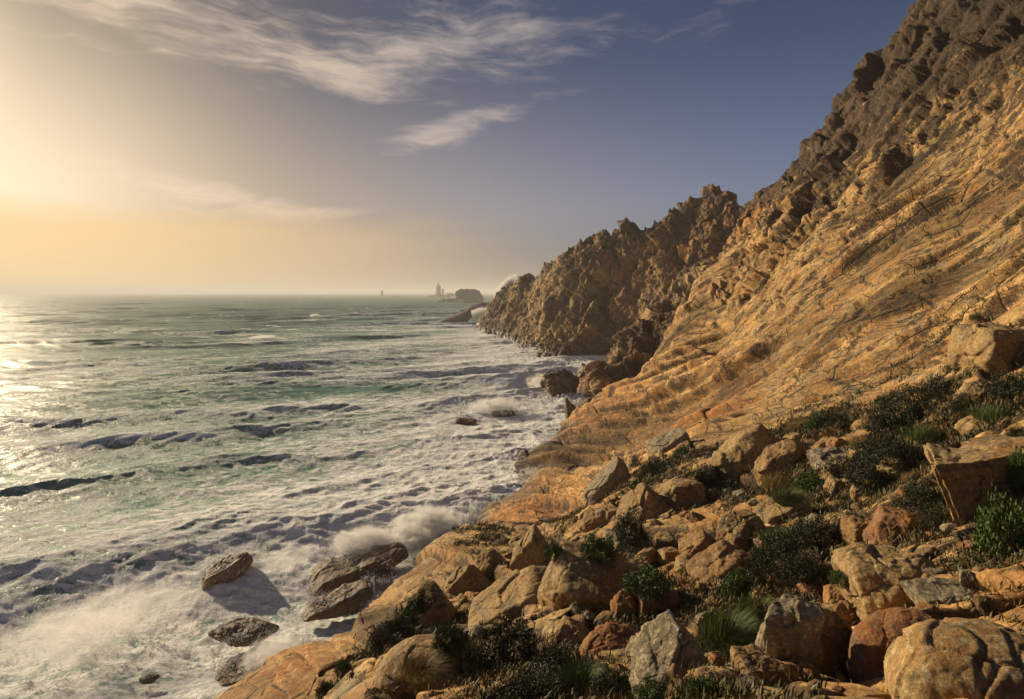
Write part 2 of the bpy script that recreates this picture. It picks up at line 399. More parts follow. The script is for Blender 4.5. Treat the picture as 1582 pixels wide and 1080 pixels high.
def rock_ledge(x, y, seed=0):
    """weathered jointed blocks and humps"""
    x = x+.8*fbm2(x/5, y/5, 3, seed+1)+.05*fbm2(x/.5, y/.5, 2, seed+8); y = y+.8*fbm2(x/5+7, y/5, 3, seed+2)+.05*fbm2(x/.5, y/.5+4, 2, seed+9)
    H = 0; tone = 0; crack = 0
    for (l, a, g, sd) in ((4.2, .80, .13, 60), (1.7, .42, .13, 70), (.66, .13, .14, 80), (.25, .03, .18, 85)):
        F1, F2, i0, i1, i2, dx, dy = wor2((x*.85+y*.3)/l, (y*.7-x*.2)/l, seed+sd, 1.0)
        e = np.clip((F2-F1)/g, 0, 1)
        m = sstep(fbm2(x/l*.4, y/l*.4, 2, seed+sd+5), -.6, .2)
        H = H+m*a*((i0-.4)*1.1+(1-(1-e)**3)*.38-.3+(i1-.5)*dx*1.7+(i2-.5)*dy*1.7)
        tone = tone+(i0-.5)*a/.7; crack = np.maximum(crack, (1-e)*m*(a > .05))
    return H+.05*fbm2(x/.8, y/.8, 4, seed+30), tone, crack
def rock_crag(x, y, z, scale=1.0, seed=0, lv=4, lean=.55, tall=.55, sp=.3):
    """angular broken blocks, taller than wide and leaning with the joints"""
    x = x+1.1*scale*fbm3(x/7, y/7, z/7, 2, seed); z = z+.9*scale*fbm3(x/7, y/7+9, z/7, 2, seed+3)
    H = 0; tone = 0; crack = 0
    for q, (l, a, g) in enumerate(((8.5, 2.6, .07), (3.9, 1.15, .07), (1.75, .52, .08), (.8, .26, .10), (.36, .05, .2))[:lv]):
        l *= scale; a *= scale
        F1, F2, i0, i1, i2, D = wor3((x+lean*z)/l, (y-.2*z)/l, (z*.85-lean*x)*tall/l, seed+q*9, 1.0)
        k = np.clip(1-(F2-F1)/np.maximum(g, 1.5*sp/l), 0, 1); a = a*np.clip(l/sp/3-.6, 0, 1)
        H = H+a*((i0-.5)*1.15+(i1-.5)*D[0]*1.7+(i2-.5)*D[2]*1.7+(i0*7.3 % 1-.5)*D[1]*1.5)-a*.25*k
        tone = tone+(i0-.5)*a/1.4/scale; crack = np.maximum(crack, k*(l > 1.0))
    return H, tone, crack

# ------------------------------------------------------------------ materials
def new_mat(name):
    m = bpy.data.materials.new(name); m.use_nodes = True
    T = NT(m.node_tree)
    out = T.new('ShaderNodeOutputMaterial'); b = T.new('ShaderNodeBsdfPrincipled')
    T.l.new(b.outputs[0], out.inputs[0])
    return m, T, b, out
def rock_material(name, local=False, light=(.33, .235, .120), mid=(.26, .165, .070), grey=(.19, .16, .11), s=1.0, attrs=True,
                  orange=.35, lichen=.3, dark=.0, bump=1.0, wet=True, rust=(.34, .145, .04), streak=None):
    """granite: tan and grey patches, rust staining, pale and black lichen, painted shade (drk), grain"""
    m, T, b, out = new_mat(name)
    if local:
        P = T.new('ShaderNodeTexCoord').outputs['Object']
        P = T.vmath('ADD', P, T.vmath('SCALE', T.comb(1.0, 2.0, 3.0), sc=T.math('MULTIPLY', T.new('ShaderNodeObjectInfo').outputs['Random'], 40.0)))
    else: P = T.new('ShaderNodeNewGeometry').outputs['Position']
    zw = T.sep(T.new('ShaderNodeNewGeometry').outputs['Position'])[2]
    c = T.mix(T.ss(T.noise(P, .22*s, 7, .66), .44, .56), light, mid)
    c = T.mix(T.ss(T.noise(T.mapv(P, (1, .35, 1)), .8*s, 7, .65, .6), .50, .68), c, grey)
    fine = T.noise(P, 3.5*s, 9, .72)
    if attrs:
        c = T.mix(T.math('MULTIPLY', T.math('MULTIPLY', T.attr('org'), T.ss(T.noise(P, .9*s, 6, .6), .30, .58)), .95), c, rust)
    c = T.mix(T.math('MULTIPLY', T.ss(T.noise(T.vmath('ADD', P, (31, 7, 3)), .55*s, 6, .62), .53, .70), orange), c, rust)
    if streak:
        ax, amt, sc = streak
        a = Vector(ax).normalized(); e1 = a.cross(Vector((.3, .5, 1))).normalized(); e2 = a.cross(e1)
        Pw = T.vmath('ADD', P, T.vmath('SCALE', T.vmath('SUBTRACT', T.noise(P, .5*sc, 6, .6, col=True), (.5, .5, .5)), sc=.8/sc))
        q = T.comb(T.math('MULTIPLY', T.vmath('DOT_PRODUCT', Pw, tuple(e1)), sc), T.math('MULTIPLY', T.vmath('DOT_PRODUCT', Pw, tuple(e2)), sc), T.math('MULTIPLY', T.vmath('DOT_PRODUCT', Pw, tuple(a)), sc*.13))
        where = T.ss(T.noise(P, .3*sc, 4, .6), .42, .58)
        def joints(k, st, w):
            v = T.vmath('MULTIPLY', q, (k, k, k*st))
            e = T.math('SUBTRACT', 1.0, T.ss(T.vor(v, 1.0, 'DISTANCE_TO_EDGE'), 0.0, w))
            return e, T.sep(T.vor(v, 1.0, 'F1', 'Color'))[0]
        e1_, c1_ = joints(.36, .9, .022); e2_, c2_ = joints(1.15, 1.1, .036); e3_, c3_ = joints(3.6, 1.4, .05)
        cl = T.math('MAXIMUM', e1_, T.math('MULTIPLY', e2_, T.math('ADD', .25, T.math('MULTIPLY', where, .75))))
        cl = T.math('MAXIMUM', cl, T.math('MULTIPLY', e3_, T.math('MULTIPLY', T.math('SUBTRACT', 1.0, where), .55)))
        step = T.math('ADD', T.math('MULTIPLY', c1_, .30), T.math('ADD', T.math('MULTIPLY', c2_, .13), T.math('MULTIPLY', c3_, .04)))
        band = T.noise(T.vmath('SCALE', q, sc=1.2), 1.0, 6, .65)
        c = T.vmath('SCALE', c, sc=T.lin(band, .36, .64, .80, 1.18))
        c = T.vmath('SCALE', c, sc=T.math('ADD', .82, T.math('MULTIPLY', c2_, .36)))
        if attrs: cl = T.math('MULTIPLY', cl, T.attr('lin'))
        c = T.mix(T.math('MULTIPLY', cl, amt), c, (.030, .022, .016))
    # weathering: pale crust, black lichen spots; drk also brings in painted shade
    pale = T.math('MULTIPLY', T.ss(T.noise(T.vmath('ADD', P, (3, 17, 9)), 5.5*s, 8, .75), .52, .60), lichen)
    c = T.mix(pale, c, (.50, .44, .28))
    n2 = T.noise(T.vmath('ADD', P, (13, 5, 19)), 2.4*s, 9, .74)
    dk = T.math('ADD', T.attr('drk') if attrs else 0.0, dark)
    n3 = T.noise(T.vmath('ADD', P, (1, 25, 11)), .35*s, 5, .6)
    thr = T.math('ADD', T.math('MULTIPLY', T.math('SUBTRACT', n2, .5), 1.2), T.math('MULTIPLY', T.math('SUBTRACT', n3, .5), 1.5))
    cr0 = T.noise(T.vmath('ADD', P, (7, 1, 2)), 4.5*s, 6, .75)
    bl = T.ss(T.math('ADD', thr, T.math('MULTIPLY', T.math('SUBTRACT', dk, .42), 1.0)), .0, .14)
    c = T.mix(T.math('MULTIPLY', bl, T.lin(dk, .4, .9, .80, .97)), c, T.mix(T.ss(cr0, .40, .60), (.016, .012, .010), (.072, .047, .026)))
    if attrs: c = T.vmath('SCALE', c, sc=T.math('ADD', 1.0, T.math('MULTIPLY', T.attr('tone'), .42)))
    # grain of the granite
    gr = T.lin(fine, .38, .62, .72, 1.30)
    c = T.vmath('SCALE', c, sc=gr)
    cr = T.noise(P, 22*s, 5, .8)
    c = T.vmath('SCALE', c, sc=T.lin(cr, .38, .62, .74, 1.27))
    rough = .88
    if wet:
        wt = T.math('SUBTRACT', 1.0, T.ss(T.math('ADD', zw, T.math('MULTIPLY', T.math('SUBTRACT', n3, .5), 8.0)), 1.8, 5.6))
        c = T.mix(T.math('MULTIPLY', wt, .82), c, (.035, .026, .018))
        rough = T.lin(wt, 0, 1, .88, .5)
    if attrs:
        c = T.mix(T.math('MULTIPLY', T.ss(T.math('ADD', T.attr('soil'), T.math('MULTIPLY', T.math('SUBTRACT', n2, .5), 1.1)), .42, .62), .92), c, T.mix(T.ss(fine, .42, .58), (.028, .018, .010), (.085, .05, .022)))
    T.put(b.inputs['Base Color'], c); T.put(b.inputs['Roughness'], rough); b.inputs['Specular IOR Level'].default_value = .3
    h = T.math('ADD', T.math('MULTIPLY', T.noise(P, 1.3*s, 9, .68), .30/s), T.math('MULTIPLY', fine, .12/s))
    h = T.math('ADD', h, T.math('MULTIPLY', T.noise(T.mapv(P, (1, .3, 1)), 5*s, 6, .7), .09/s))
    if streak: h = T.math('ADD', h, T.math('SUBTRACT', T.math('MULTIPLY', step, .9/sc), T.math('MULTIPLY', cl, .22/sc)))
    bp = T.new('ShaderNodeBump'); bp.inputs['Strength'].default_value = .75*bump; bp.inputs['Distance'].default_value = .55
    T.put(bp.inputs['Height'], h); T.l.new(bp.outputs[0], b.inputs['Normal'])
    return m
M = {}
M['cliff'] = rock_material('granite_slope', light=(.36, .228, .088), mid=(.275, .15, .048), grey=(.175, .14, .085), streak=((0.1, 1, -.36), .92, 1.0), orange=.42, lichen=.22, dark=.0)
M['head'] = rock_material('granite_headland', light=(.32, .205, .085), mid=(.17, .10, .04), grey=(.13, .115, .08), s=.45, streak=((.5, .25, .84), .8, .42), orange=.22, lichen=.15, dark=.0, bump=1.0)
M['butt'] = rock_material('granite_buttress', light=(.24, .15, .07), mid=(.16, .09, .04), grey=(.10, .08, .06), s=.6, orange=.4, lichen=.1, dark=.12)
M['wetrock'] = rock_material('granite_wet', local=True, light=(.15, .10, .055), mid=(.105, .068, .036), grey=(.085, .068, .046), s=.9, attrs=False, orange=.25, lichen=.10, dark=.12, wet=False, bump=.8)
M['wetrock'].node_tree.nodes['Principled BSDF'].inputs['Roughness'].default_value = .62
M['boulder'] = rock_material('granite_boulder', local=True, light=(.28, .185, .074), mid=(.20, .115, .040), grey=(.135, .112, .07), s=2.2, attrs=False, orange=.34, lichen=.45, dark=.2, bump=1.0)
M['boulder_rust'] = rock_material('granite_boulder_rusty', local=True, light=(.24, .14, .055), mid=(.20, .085, .03), grey=(.13, .085, .05), s=2.2, attrs=False, orange=.8, lichen=.2, dark=.22, bump=1.0)
M['boulder_grey'] = rock_material('granite_boulder_grey', local=True, light=(.22, .175, .105), mid=(.16, .13, .08), grey=(.13, .12, .095), s=2.2, attrs=False, orange=.15, lichen=.6, dark=.3, bump=1.0)

# ------------------------------------------------------------------ the slope the camera stands on
def blobs(X, Y, Z, spots):
    s = 0
    for (x, y, z), r, a in spots:
        s = s+a*np.exp(-(((X-x)/r)**2+((Y-y)/(r*2.2))**2+((Z-z)/(r*1.3))**2))
    return s
def build_near():
    th = uneven([(R(-80), .12), (R(-34), .2), (R(-28), 1), (R(45), 1), (R(50), .15), (R(72), .12)], int(1500*Q))
    lr = uneven([(math.log(1.2), .2), (math.log(5), 1), (math.log(150), 1.1), (math.log(175), .3), (math.log(260), .2)], int(2000*Q))
    X, Y, Z, W = NEAR.grid(th, np.exp(lr))
    sl, cg, lg = [np.clip(w, 0, 1) for w in W]
    t = sl+cg+lg+1e-6; sl, cg, lg = sl/t, cg/t, lg/t
    Z = np.maximum(Z, -7)
    P = np.stack([X, Y, Z], -1); N = grid_normals(P)
    # lean the upper crags into buttresses and gullies first
    r = np.hypot(X, Y)
    u = .93*Y-.37*Z; v = .66*X+.75*(Z+.4*Y)
    # zones meet along a ragged line
    j = .35*fbm2(X/6, (Y+Z)/6, 4, 400)
    cgj = sstep(cg+j*1.3, .22, .78); lgj = sstep(lg+j*.9, .34, .62); slj = np.clip(1-cgj-lgj, 0, 1)
    sp = np.maximum(r*.0026, .02)
    Hs, ts, ck = rock_slab(u, v, 1, sp=sp)
    Hl, tl, kl = rock_ledge(X, Y, 2)
    Hc, tc, kc = rock_crag(X, Y, Z, .95, 3, 5, sp=sp)
    big = 1.1*fbm2(u/22, v/10, 3, 33)*sstep(r, 25, 60)
    H = slj*(Hs*(.42+.58*sstep(r, 34, 75))+big)+lgj*Hl*sstep(r, 1.5, 7)+cgj*(Hc*.9+Hs*.75+big)
    H = H+.03*fbm2(u/.5, v/.25, 3, 50)*np.clip(r/20, .3, 2)
    tone = slj*ts*1.3+lgj*tl*.8+cgj*tc*.9
    P = P+N*H[..., None]
    org = np.clip(blobs(X, Y, Z, [(pix(*a), b, c) for a, b, c in (
        ((1170, 335, 128), 6, 1.2), ((1150, 350, 132), 5, .9), ((870, 690, 105), 5, 1.3), ((840, 740, 85), 4, .9), ((830, 800, 60), 4, 1.2), ((800, 830, 58), 3.5, 1.1),
        ((960, 640, 105), 7, .7), ((1110, 615, 70), 4, .9), ((1050, 650, 75), 5, .7), ((1320, 175, 104), 4, .9), ((1335, 195, 100), 3, 1.0), ((1270, 255, 118), 3, .9),
        ((1380, 590, 40), 1.6, .9), ((1250, 680, 32), 1.6, .9), ((450, 1050, 17), 1.6, 1.0), ((1500, 900, 8), .9, .8), ((1380, 960, 7.5), .7, .7), ((1300, 860, 13), 1.0, .8),
        ((1010, 905, 15), 1.4, .9), ((1190, 770, 22), 1.3, .9), ((1280, 900, 11), .8, .8), ((760, 900, 24), 1.6, .5))]), 0, 1.2)
    drk = .05+cgj*.32*sstep(Z, 38, 60)+cgj*.16+.55*sstep(Z+.5*X, 66, 108)+cgj*.40*fbm3(X/9, Y/14, Z/9, 4, 65)+.12*fbm2(u/12, v/4, 4, 61)*sstep(r, 25, 50)+.22*sstep(X+.4*Z, 38, 75)*(1-cgj)+lgj*.20+.20*lgj*sstep(-(np.hypot((X-9)/5, (Y-11)/6)), -1, -.3)  # dark lichen, plus cloud shadow painted into the rock towards the upper right
    drk = drk+slj*ck*.62+cgj*kc*.25+lgj*kl*.38  # lichen in the joints, plus painted shade under the ledges
    Fq = grid_faces(len(th), len(lr))
    Zf = P[..., 2].ravel()
    Fq = Fq[(Zf[Fq].max(1) > -4.5)]
    soil = lgj*np.clip(.55-Hl*1.3+.5*fbm2(X/2.5, Y/2.5, 3, 88), 0, 1)*sstep(N[..., 2], .45, .75)
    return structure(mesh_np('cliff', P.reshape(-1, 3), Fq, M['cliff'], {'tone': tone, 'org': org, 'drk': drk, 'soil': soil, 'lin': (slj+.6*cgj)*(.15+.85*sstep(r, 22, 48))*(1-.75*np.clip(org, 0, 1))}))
cliff = build_near()

def build_headland():
    th = uneven([(R(-9), 1), (R(30), 1)], int(900*Q)); lr = uneven([(math.log(195), .7), (math.log(230), 1.2), (math.log(330), 1.0), (math.log(560), .5), (math.log(760), .2)], int(1000*Q))
    X, Y, Z, W = HEAD.grid(th, np.exp(lr))
    Z = np.maximum(Z, -9)
    P = np.stack([X, Y, Z], -1); N = grid_normals(P)
    # ribs and gullies running down to the left
    w = .8*X-.35*Y*.6-.55*Z
    rib = fbm2(w/26, (Z+.3*Y)/70, 3, 71, ridged=True)*5.5+fbm2(w/9, (Z+.3*Y)/30, 3, 75, ridged=True)*1.9
    Hc, tc, kc = rock_crag(X, Y, Z, 1.15, 5, 5, .85, .36, sp=.4)
    wq = .80*X-.30*Y*.5-.60*Z; uq = .6*X+.8*Z+.2*Y
    wq2 = wq+2.0*fbm2(uq/16, wq/16, 3, 66)
    l1, c1, t1 = ledges(uq, wq2, 9.0, .1, 301, .7, .12); l2, c2, t2 = ledges(uq, wq2, 3.4, .05, 302, .8, .12); l3, c3, t3 = ledges(uq, wq2, 1.3, .1, 303, .8, .12)
    lay = 3.2*l1+1.7*l2+.55*l3
    fade = sstep(Z, -8, 6)
    # towers along the crest
    crest = sstep(Z, 38, 60)
    H = (rib*.9+Hc*.85+lay*(1-.5*sstep(Z, 45, 60)))*(.35+.65*fade)
    H = H-H[Z > 5].mean()-.5
    P = P+N*H[..., None]
    P[..., 2] += crest*(4.5*np.maximum(fbm2(X/8, Y/14, 3, 91, ridged=True), -.1)+1.5*fbm2(X/3, Y/5, 3, 93))
    def g(px, py, Y0, r, a): return (pix(px, py, Y0), r, a)
    org = np.clip(blobs(X, Y, Z, [g(1085, 335, 264, 11, 1.3), g(1105, 355, 258, 10, 1.1), g(1060, 360, 266, 7, 1.0), g(1150, 330, 250, 8, .9), g(1020, 380, 278, 9, .9), g(960, 430, 292, 9, .6), g(930, 500, 268, 9, .3), g(1000, 560, 240, 9, .5)]), 0, 1.2)
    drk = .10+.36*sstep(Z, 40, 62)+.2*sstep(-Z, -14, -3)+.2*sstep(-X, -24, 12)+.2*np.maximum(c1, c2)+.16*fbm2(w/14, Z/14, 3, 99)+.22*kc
    Fq = grid_faces(len(th), len(lr)); Zf = P[..., 2].ravel(); Fq = Fq[(Zf[Fq].max(1) > -4.5)]
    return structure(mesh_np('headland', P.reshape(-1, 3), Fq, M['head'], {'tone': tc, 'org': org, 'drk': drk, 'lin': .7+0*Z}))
headland = build_headland()

# ------------------------------------------------------------------ the dark buttress in the cove, between slope and headland
butt_pts = [(1075,470,150), (1050,478,150), (1020,480,149), (990,500,149), (968,535,150), (950,560,152), (928,572,154), (917,600,155), (916,620,156),
            (935,600,147), (960,600,143), (990,570,142), (1020,540,141), (950,625,141), (975,650,134)]
butt_extra = [(18,156,-6), (18,140,-5), (14,150,-7), (26,170,-4), (40,175,2), (52,178,6), (60,170,14), (24,132,-6), (34,126,-5), (14,170,-8), (60,140,12), (70,160,20)]
def build_buttress():
    Tr = Terrain(butt_pts, butt_extra, kt=6.0)
    th = np.linspace(R(3), R(25), int(500*Q)); r = np.exp(np.linspace(math.log(122), math.log(195), int(420*Q)))
    X, Y, Z, W = Tr.grid(th, r); Z = np.maximum(Z, -8)
    P = np.stack([X, Y, Z], -1); N = grid_normals(P)
    Hc, tc, kc = rock_crag(X, Y, Z, .9, 15, 4)
    P = P+N*((Hc*1.3+1.3*fbm2(X/7, (Y+Z)/9, 3, 5, ridged=True))*sstep(Z, -8, 2))[..., None]
    org = np.clip(blobs(X, Y, Z, [(pix(925, 590, 150), 2.5, .8), (pix(935, 615, 147), 2.5, .8)]), 0, 1.2)
    Fq = grid_faces(len(th), len(r)); Zf = P[..., 2].ravel(); Fq = Fq[(Zf[Fq].max(1) > -4.5)]
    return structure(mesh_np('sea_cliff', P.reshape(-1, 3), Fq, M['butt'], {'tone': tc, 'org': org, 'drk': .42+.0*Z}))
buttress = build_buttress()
# ------------------------------------------------------------------ the sea
SHORE = np.array([(-24,14),(-19,25),(-16,35),(-13,45),(-8.5,57),(-3.5,70),(-1,80),(3,95),(9,112),(14,130),(19,140),(20,157),(24,178),(20,205),(24,250),(16,262),(8,300),(-8,385),(-30,520)], float)
def shore_dist(X, Y):
    d = np.full(X.shape, 1e9, np.float32)
    for (a, b) in zip(SHORE[:-1], SHORE[1:]):
        ab = b-a; L = (ab**2).sum()
        t = np.clip(((X-a[0])*ab[0]+(Y-a[1])*ab[1])/L, 0, 1)
        d = np.minimum(d, np.hypot(X-a[0]-t*ab[0], Y-a[1]-t*ab[1]).astype(np.float32))
    return d
def water_material():
    m, T, b, out = new_mat('sea_water')
    P = T.new('ShaderNodeNewGeometry').outputs['Position']
    f = T.attr('foam'); milk = T.attr('milk')
    Pw = T.vmath('ADD', P, T.vmath('SCALE', T.vmath('SUBTRACT', T.noise(P, .12, 5, .62, col=True), (.5, .5, .5)), sc=8.0))
    st = T.mapv(Pw, (.34, 1.0, .6), (0, 0, R(14)))
    n1 = T.noise(st, .32, 9, .70, .5)
    n2 = T.noise(T.vmath('ADD', st, (9, 4, 2)), 1.1, 8, .72, .8, typ='FBM')
    web = T.math('SUBTRACT', 1.0, T.math('MULTIPLY', T.math('ABSOLUTE', T.math('SUBTRACT', T.noise(st, .8, 6, .62, 1.0), .5)), 7.0))
    pat = T.math('ADD', T.math('MULTIPLY', n1, .62), T.math('ADD', T.math('MULTIPLY', n2, .38), T.math('MULTIPLY', T.math('MAXIMUM', web, 0.0), .13)))
    lv = T.vmath('MULTIPLY', T.vmath('ADD', st, T.vmath('SCALE', T.vmath('SUBTRACT', T.noise(st, 1.3, 5, .65, col=True), (.5, .5, .5)), sc=.9)), (.75, .75, .3))
    lace = T.math('SUBTRACT', 1.0, T.ss(T.vor(lv, 1.0, 'DISTANCE_TO_EDGE'), .0, .30))
    lace2 = T.math('SUBTRACT', 1.0, T.ss(T.vor(T.vmath('SCALE', lv, sc=2.7), 1.0, 'DISTANCE_TO_EDGE'), .0, .35))
    pat = T.math('ADD', pat, T.math('ADD', T.math('MULTIPLY', T.math('SUBTRACT', lace, .45), .085), T.math('MULTIPLY', T.math('SUBTRACT', lace2, .45), .06)))
    cov = T.math('ADD', T.math('MULTIPLY', T.math('SUBTRACT', pat, .54), 1.7), T.math('SUBTRACT', T.math('MULTIPLY', f, .62), .40))
    mask = T.math('ADD', T.math('MULTIPLY', T.ss(cov, -.16, .04), .42), T.math('MULTIPLY', T.ss(cov, -.01, .10), .58))
    foamc = T.mix(T.ss(n2, .42, .58), (.60, .65, .62), (.98, .95, .90))
    wat = T.mix(milk, (.035, .125, .088), (.20, .38, .31))
    c = T.mix(mask, wat, foamc)
    T.put(b.inputs['Base Color'], c)
    T.put(b.inputs['Roughness'], T.lin(mask, 0, 1, .42, .9))
    b.inputs['IOR'].default_value = 1.33
    T.put(b.inputs['Specular IOR Level'], T.lin(mask, 0, 1, .2, .1))
    b.inputs['Subsurface Weight'].default_value = .5; b.inputs['Subsurface Radius'].default_value = (1, 1, .9); b.inputs['Subsurface Scale'].default_value = .6
    h = T.math('ADD', T.math('MULTIPLY', T.noise(T.mapv(P, (.6, 1, 1), (0, 0, R(12))), .9, 8, .62), .55), T.math('MULTIPLY', mask, T.math('ADD', T.math('MULTIPLY', n2, .9), T.math('MULTIPLY', T.noise(P, 4.0, 5, .7), .25))))
    h = T.math('ADD', h, T.math('MULTIPLY', T.noise(T.mapv(P, (.5, 1, 1), (0, 0, R(12))), .22, 5, .55), .9))
    bp = T.new('ShaderNodeBump'); bp.inputs['Strength'].default_value = .8; bp.inputs['Distance'].default_value = .6
    T.put(bp.inputs['Height'], h); T.l.new(bp.outputs[0], b.inputs['Normal'])
    return m
M['water'] = water_material()
def build_sea():
    th = uneven([(R(-62), .25), (R(-45), .4), (R(-42), 1), (R(13), 1), (R(18), .25), (R(45), .1)], int(1350*Q))
    r = np.exp(uneven([(math.log(9), .3), (math.log(38), 1), (math.log(500), 1.1), (math.log(3000), .8), (math.log(9000), .25), (math.log(90000), .08)], int(1500*Q)))
    T, rr = np.meshgrid(th.astype(np.float32), r.astype(np.float32), indexing='ij')
    X0 = rr*np.sin(T); Y0 = rr*np.cos(T)
    rng = random.Random(5)
    sp = np.maximum(rr*.0042, .2)
    X = X0.copy(); Y = Y0.copy(); Z = np.zeros_like(X); J = np.zeros_like(X)
    wx = X0+5*fbm2(X0/60, Y0/60, 2, 7); wy = Y0+9*fbm2(X0/50, Y0/50, 2, 8)
    grp = .65+.55*fbm2(X0/70, Y0/55, 2, 9)
    for i in range(74):
        lam = 55*(1.7/55)**(i/73.0)*rng.uniform(.9, 1.1)
        k = 2*math.pi/lam
        ang = math.atan2(-.93, .37)+rng.gauss(0, .20 if lam > 18 else .55)
        kx, ky = math.cos(ang)*k, math.sin(ang)*k
        A = (.0138 if lam > 18 else .0078)*lam**.86*rng.uniform(.6, 1.3)
        a = A*np.clip((lam/sp-2.2)/3, 0, 1)
        ph = kx*wx+ky*wy+rng.uniform(0, 6.28)
        c = np.cos(ph); s_ = np.sin(ph)
        Z += a*c; X -= a*1.05*math.cos(ang)*s_; Y -= a*1.05*math.sin(ang)*s_
        J += a*k*c
    Z *= grp; J *= grp
    D = shore_dist(X0, Y0)
    near = np.exp(-D/26); mid = np.exp(-D/75)
    # broken water: churned relief towards the rocks
    ch = fbm2(X0/9, Y0/5, 5, 21, .58, ridged=True)
    ch2 = fbm2(X0/3.2, Y0/1.5, 4, 27, .6, ridged=True)
    Z += near*.55*ch*np.clip(9/sp*.2, 0, 1)+(.12+.8*near+.25*mid)*.24*ch2*np.clip(2/sp-.8, 0, 1)
    # foam: surf zone, drifting streaks, breaking crests
    big = fbm2((X0*.95+Y0*.25)/60, (Y0*.95-X0*.25)/26, 4, 41)
    foam = .52*np.exp(-(D/30)**1.2)+.58*np.exp(-D/120)+.62*big*(1-.5*near)+.09
    foam += np.clip(J-.5, 0, 1)*.8+.34*np.clip(J, -1, 1)
    foam *= (1-.75*sstep(rr, 420, 1100)*(1-sstep(X0/rr, -.22, .0)))
    foam -= .10*sstep(rr, 250, 600)
    foam -= .13*sstep(-X0/rr, .25, .6)*sstep(rr, 70, 160)
    foam += .55*sstep(fbm2(X0/22, Y0/9, 3, 55)+.25*J, .50, .62)*sstep(rr, 120, 260)
    foam += .35*np.exp(-((X0+150)/150)**2-((Y0-900)/260)**2)
    milk = np.clip(.85*np.exp(-(D/45))+.22*mid+.35*np.clip(Z/2.0, 0, 1)*(.3+.7*np.exp(-rr/300))+.15*big*mid, 0, 1)
    P = np.stack([X, Y, Z], -1)
    Fq = grid_faces(len(th), len(r))
    return structure(mesh_np('sea', P.reshape(-1, 3), Fq, M['water'], {'foam': np.clip(foam, 0, 1.6), 'milk': milk}))
sea = build_sea()
# ------------------------------------------------------------------ single rocks
bpy.context.view_layer.update()
def hit(px, py, obj=None):
    """where the line of sight through a photo pixel meets the ground"""
    obj = obj or cliff
    d = Vector(((px-CX)/F, 1, (HY-py)/F)).normalized()
    ok, loc, nor, _ = obj.ray_cast(Vector((0, 0, EYE)), d)
    return (loc, nor) if ok else (None, None)
def cube_sphere(n):
    t = np.linspace(-1, 1, n+1); t = np.tan(t*math.pi/4)
    A, B = np.meshgrid(t, t, indexing='ij'); V = []; Fs = []; o = 0
    for ax in range(3):
        for sg in (-1, 1):
            p = np.zeros((n+1, n+1, 3)); p[..., ax] = sg; p[..., (ax+1) % 3] = A*sg; p[..., (ax+2) % 3] = B
            f = grid_faces(n+1, n+1)+o; V.append(p.reshape(-1, 3)); Fs.append(f); o += (n+1)**2
    V = np.concatenate(V); Fs = np.concatenate(Fs); V /= np.linalg.norm(V, axis=1, keepdims=True)
    key = np.round(V*1e5).astype(np.int64); _, first, inv = np.unique(key, axis=0, return_index=True, return_inverse=True)
    return V[first], inv.reshape(-1)[Fs]
CS = {}
def rock_shape(size, kind, seed, n=40, rough=1.0):
    if n not in CS: CS[n] = cube_sphere(n)
    D, Fs = CS[n]; rng = np.random.RandomState(seed)
    planes = []
    def add(nv, h): nv = np.array(nv, float); planes.append((nv/np.linalg.norm(nv), h))
    j = lambda s: rng.uniform(-s, s)
    if kind == 'block':
        for ax in range(3):
            for sg in (-1, 1):
                v = [j(.16), j(.16), j(.16)]; v[ax] += sg; add(v, 1.0)
        for _ in range(4): add([j(1), j(1), j(1)], rng.uniform(1.12, 1.3))
        p = 32
    elif kind == 'round':
        for _ in range(16): add(rng.normal(size=3), rng.uniform(.85, 1.1))
        p = 20
    elif kind == 'peak':
        add((-.75, -.1, .62), .62); add((.72, -.15, .58), .66); add((0, -.9, .45), .75); add((.1, .9, .4), .8); add((0, 0, -1), .9); add((-1, 0, 0), 1); add((1, 0, 0), 1)
        for _ in range(4): add(rng.normal(size=3), rng.uniform(.95, 1.15))
        p = 28
    elif kind == 'dome':
        add((0, 0, -1), 1)
        for _ in range(12): v = rng.normal(size=3); v[2] = abs(v[2])*.8; add(v, rng.uniform(.9, 1.05))
        p = 8
    else:                                       # slab: flat top leaning to one side
        add((-.22, -.1, 1), .75); add((0, 0, -1), 1); add((-1, j(.2), .3), .95); add((1, j(.2), .1), 1); add((j(.2), -1, .15), .95); add((j(.2), 1, 0), 1)
        for _ in range(4): add(rng.normal(size=3), rng.uniform(1.05, 1.25))
        p = 20
    for ax in range(3):
        for sg in (-1, 1): v = [0, 0, 0]; v[ax] = sg; add(v, 1.18)
    for _ in range(11): add(rng.normal(size=3), rng.uniform(.90, 1.22))
    s = np.zeros(len(D))
    for nv, h in planes: s += (np.maximum(D@nv, 0)/h)**p
    V = D*((s+1e-9)**(-1/p))[:, None]
    V = V*np.array(size)*.5
    L = float(np.mean(size)); Vn = D
    q = V.astype(np.float32)/L+seed*3.17
    h = .04*fbm3(q[:, 0]*2.2, q[:, 1]*2.2, q[:, 2]*2.2, 3, seed)+.045*fbm3(q[:, 0]*6, q[:, 1]*6, q[:, 2]*6, 4, seed+4)
    F1, F2, i0, i1, i2, dd = wor3(q[:, 0]*2.4, q[:, 1]*2.4, q[:, 2]*2.4+.0, seed+9, .9)
    h = h+.045*(i0-.5)+.10*((i1-.5)*dd[0]+(i2-.5)*dd[2])-.03*np.clip(1-(F2-F1)/.05, 0, 1)
    F1, F2, i0, i1, i2, dd = wor3(q[:, 0]*6, q[:, 1]*6, q[:, 2]*6, seed+12, .9)
    h = h+.016*(i0-.5)-.008*np.clip(1-(F2-F1)/.10, 0, 1)
    return V+Vn*(h*L*rough)[:, None], Fs
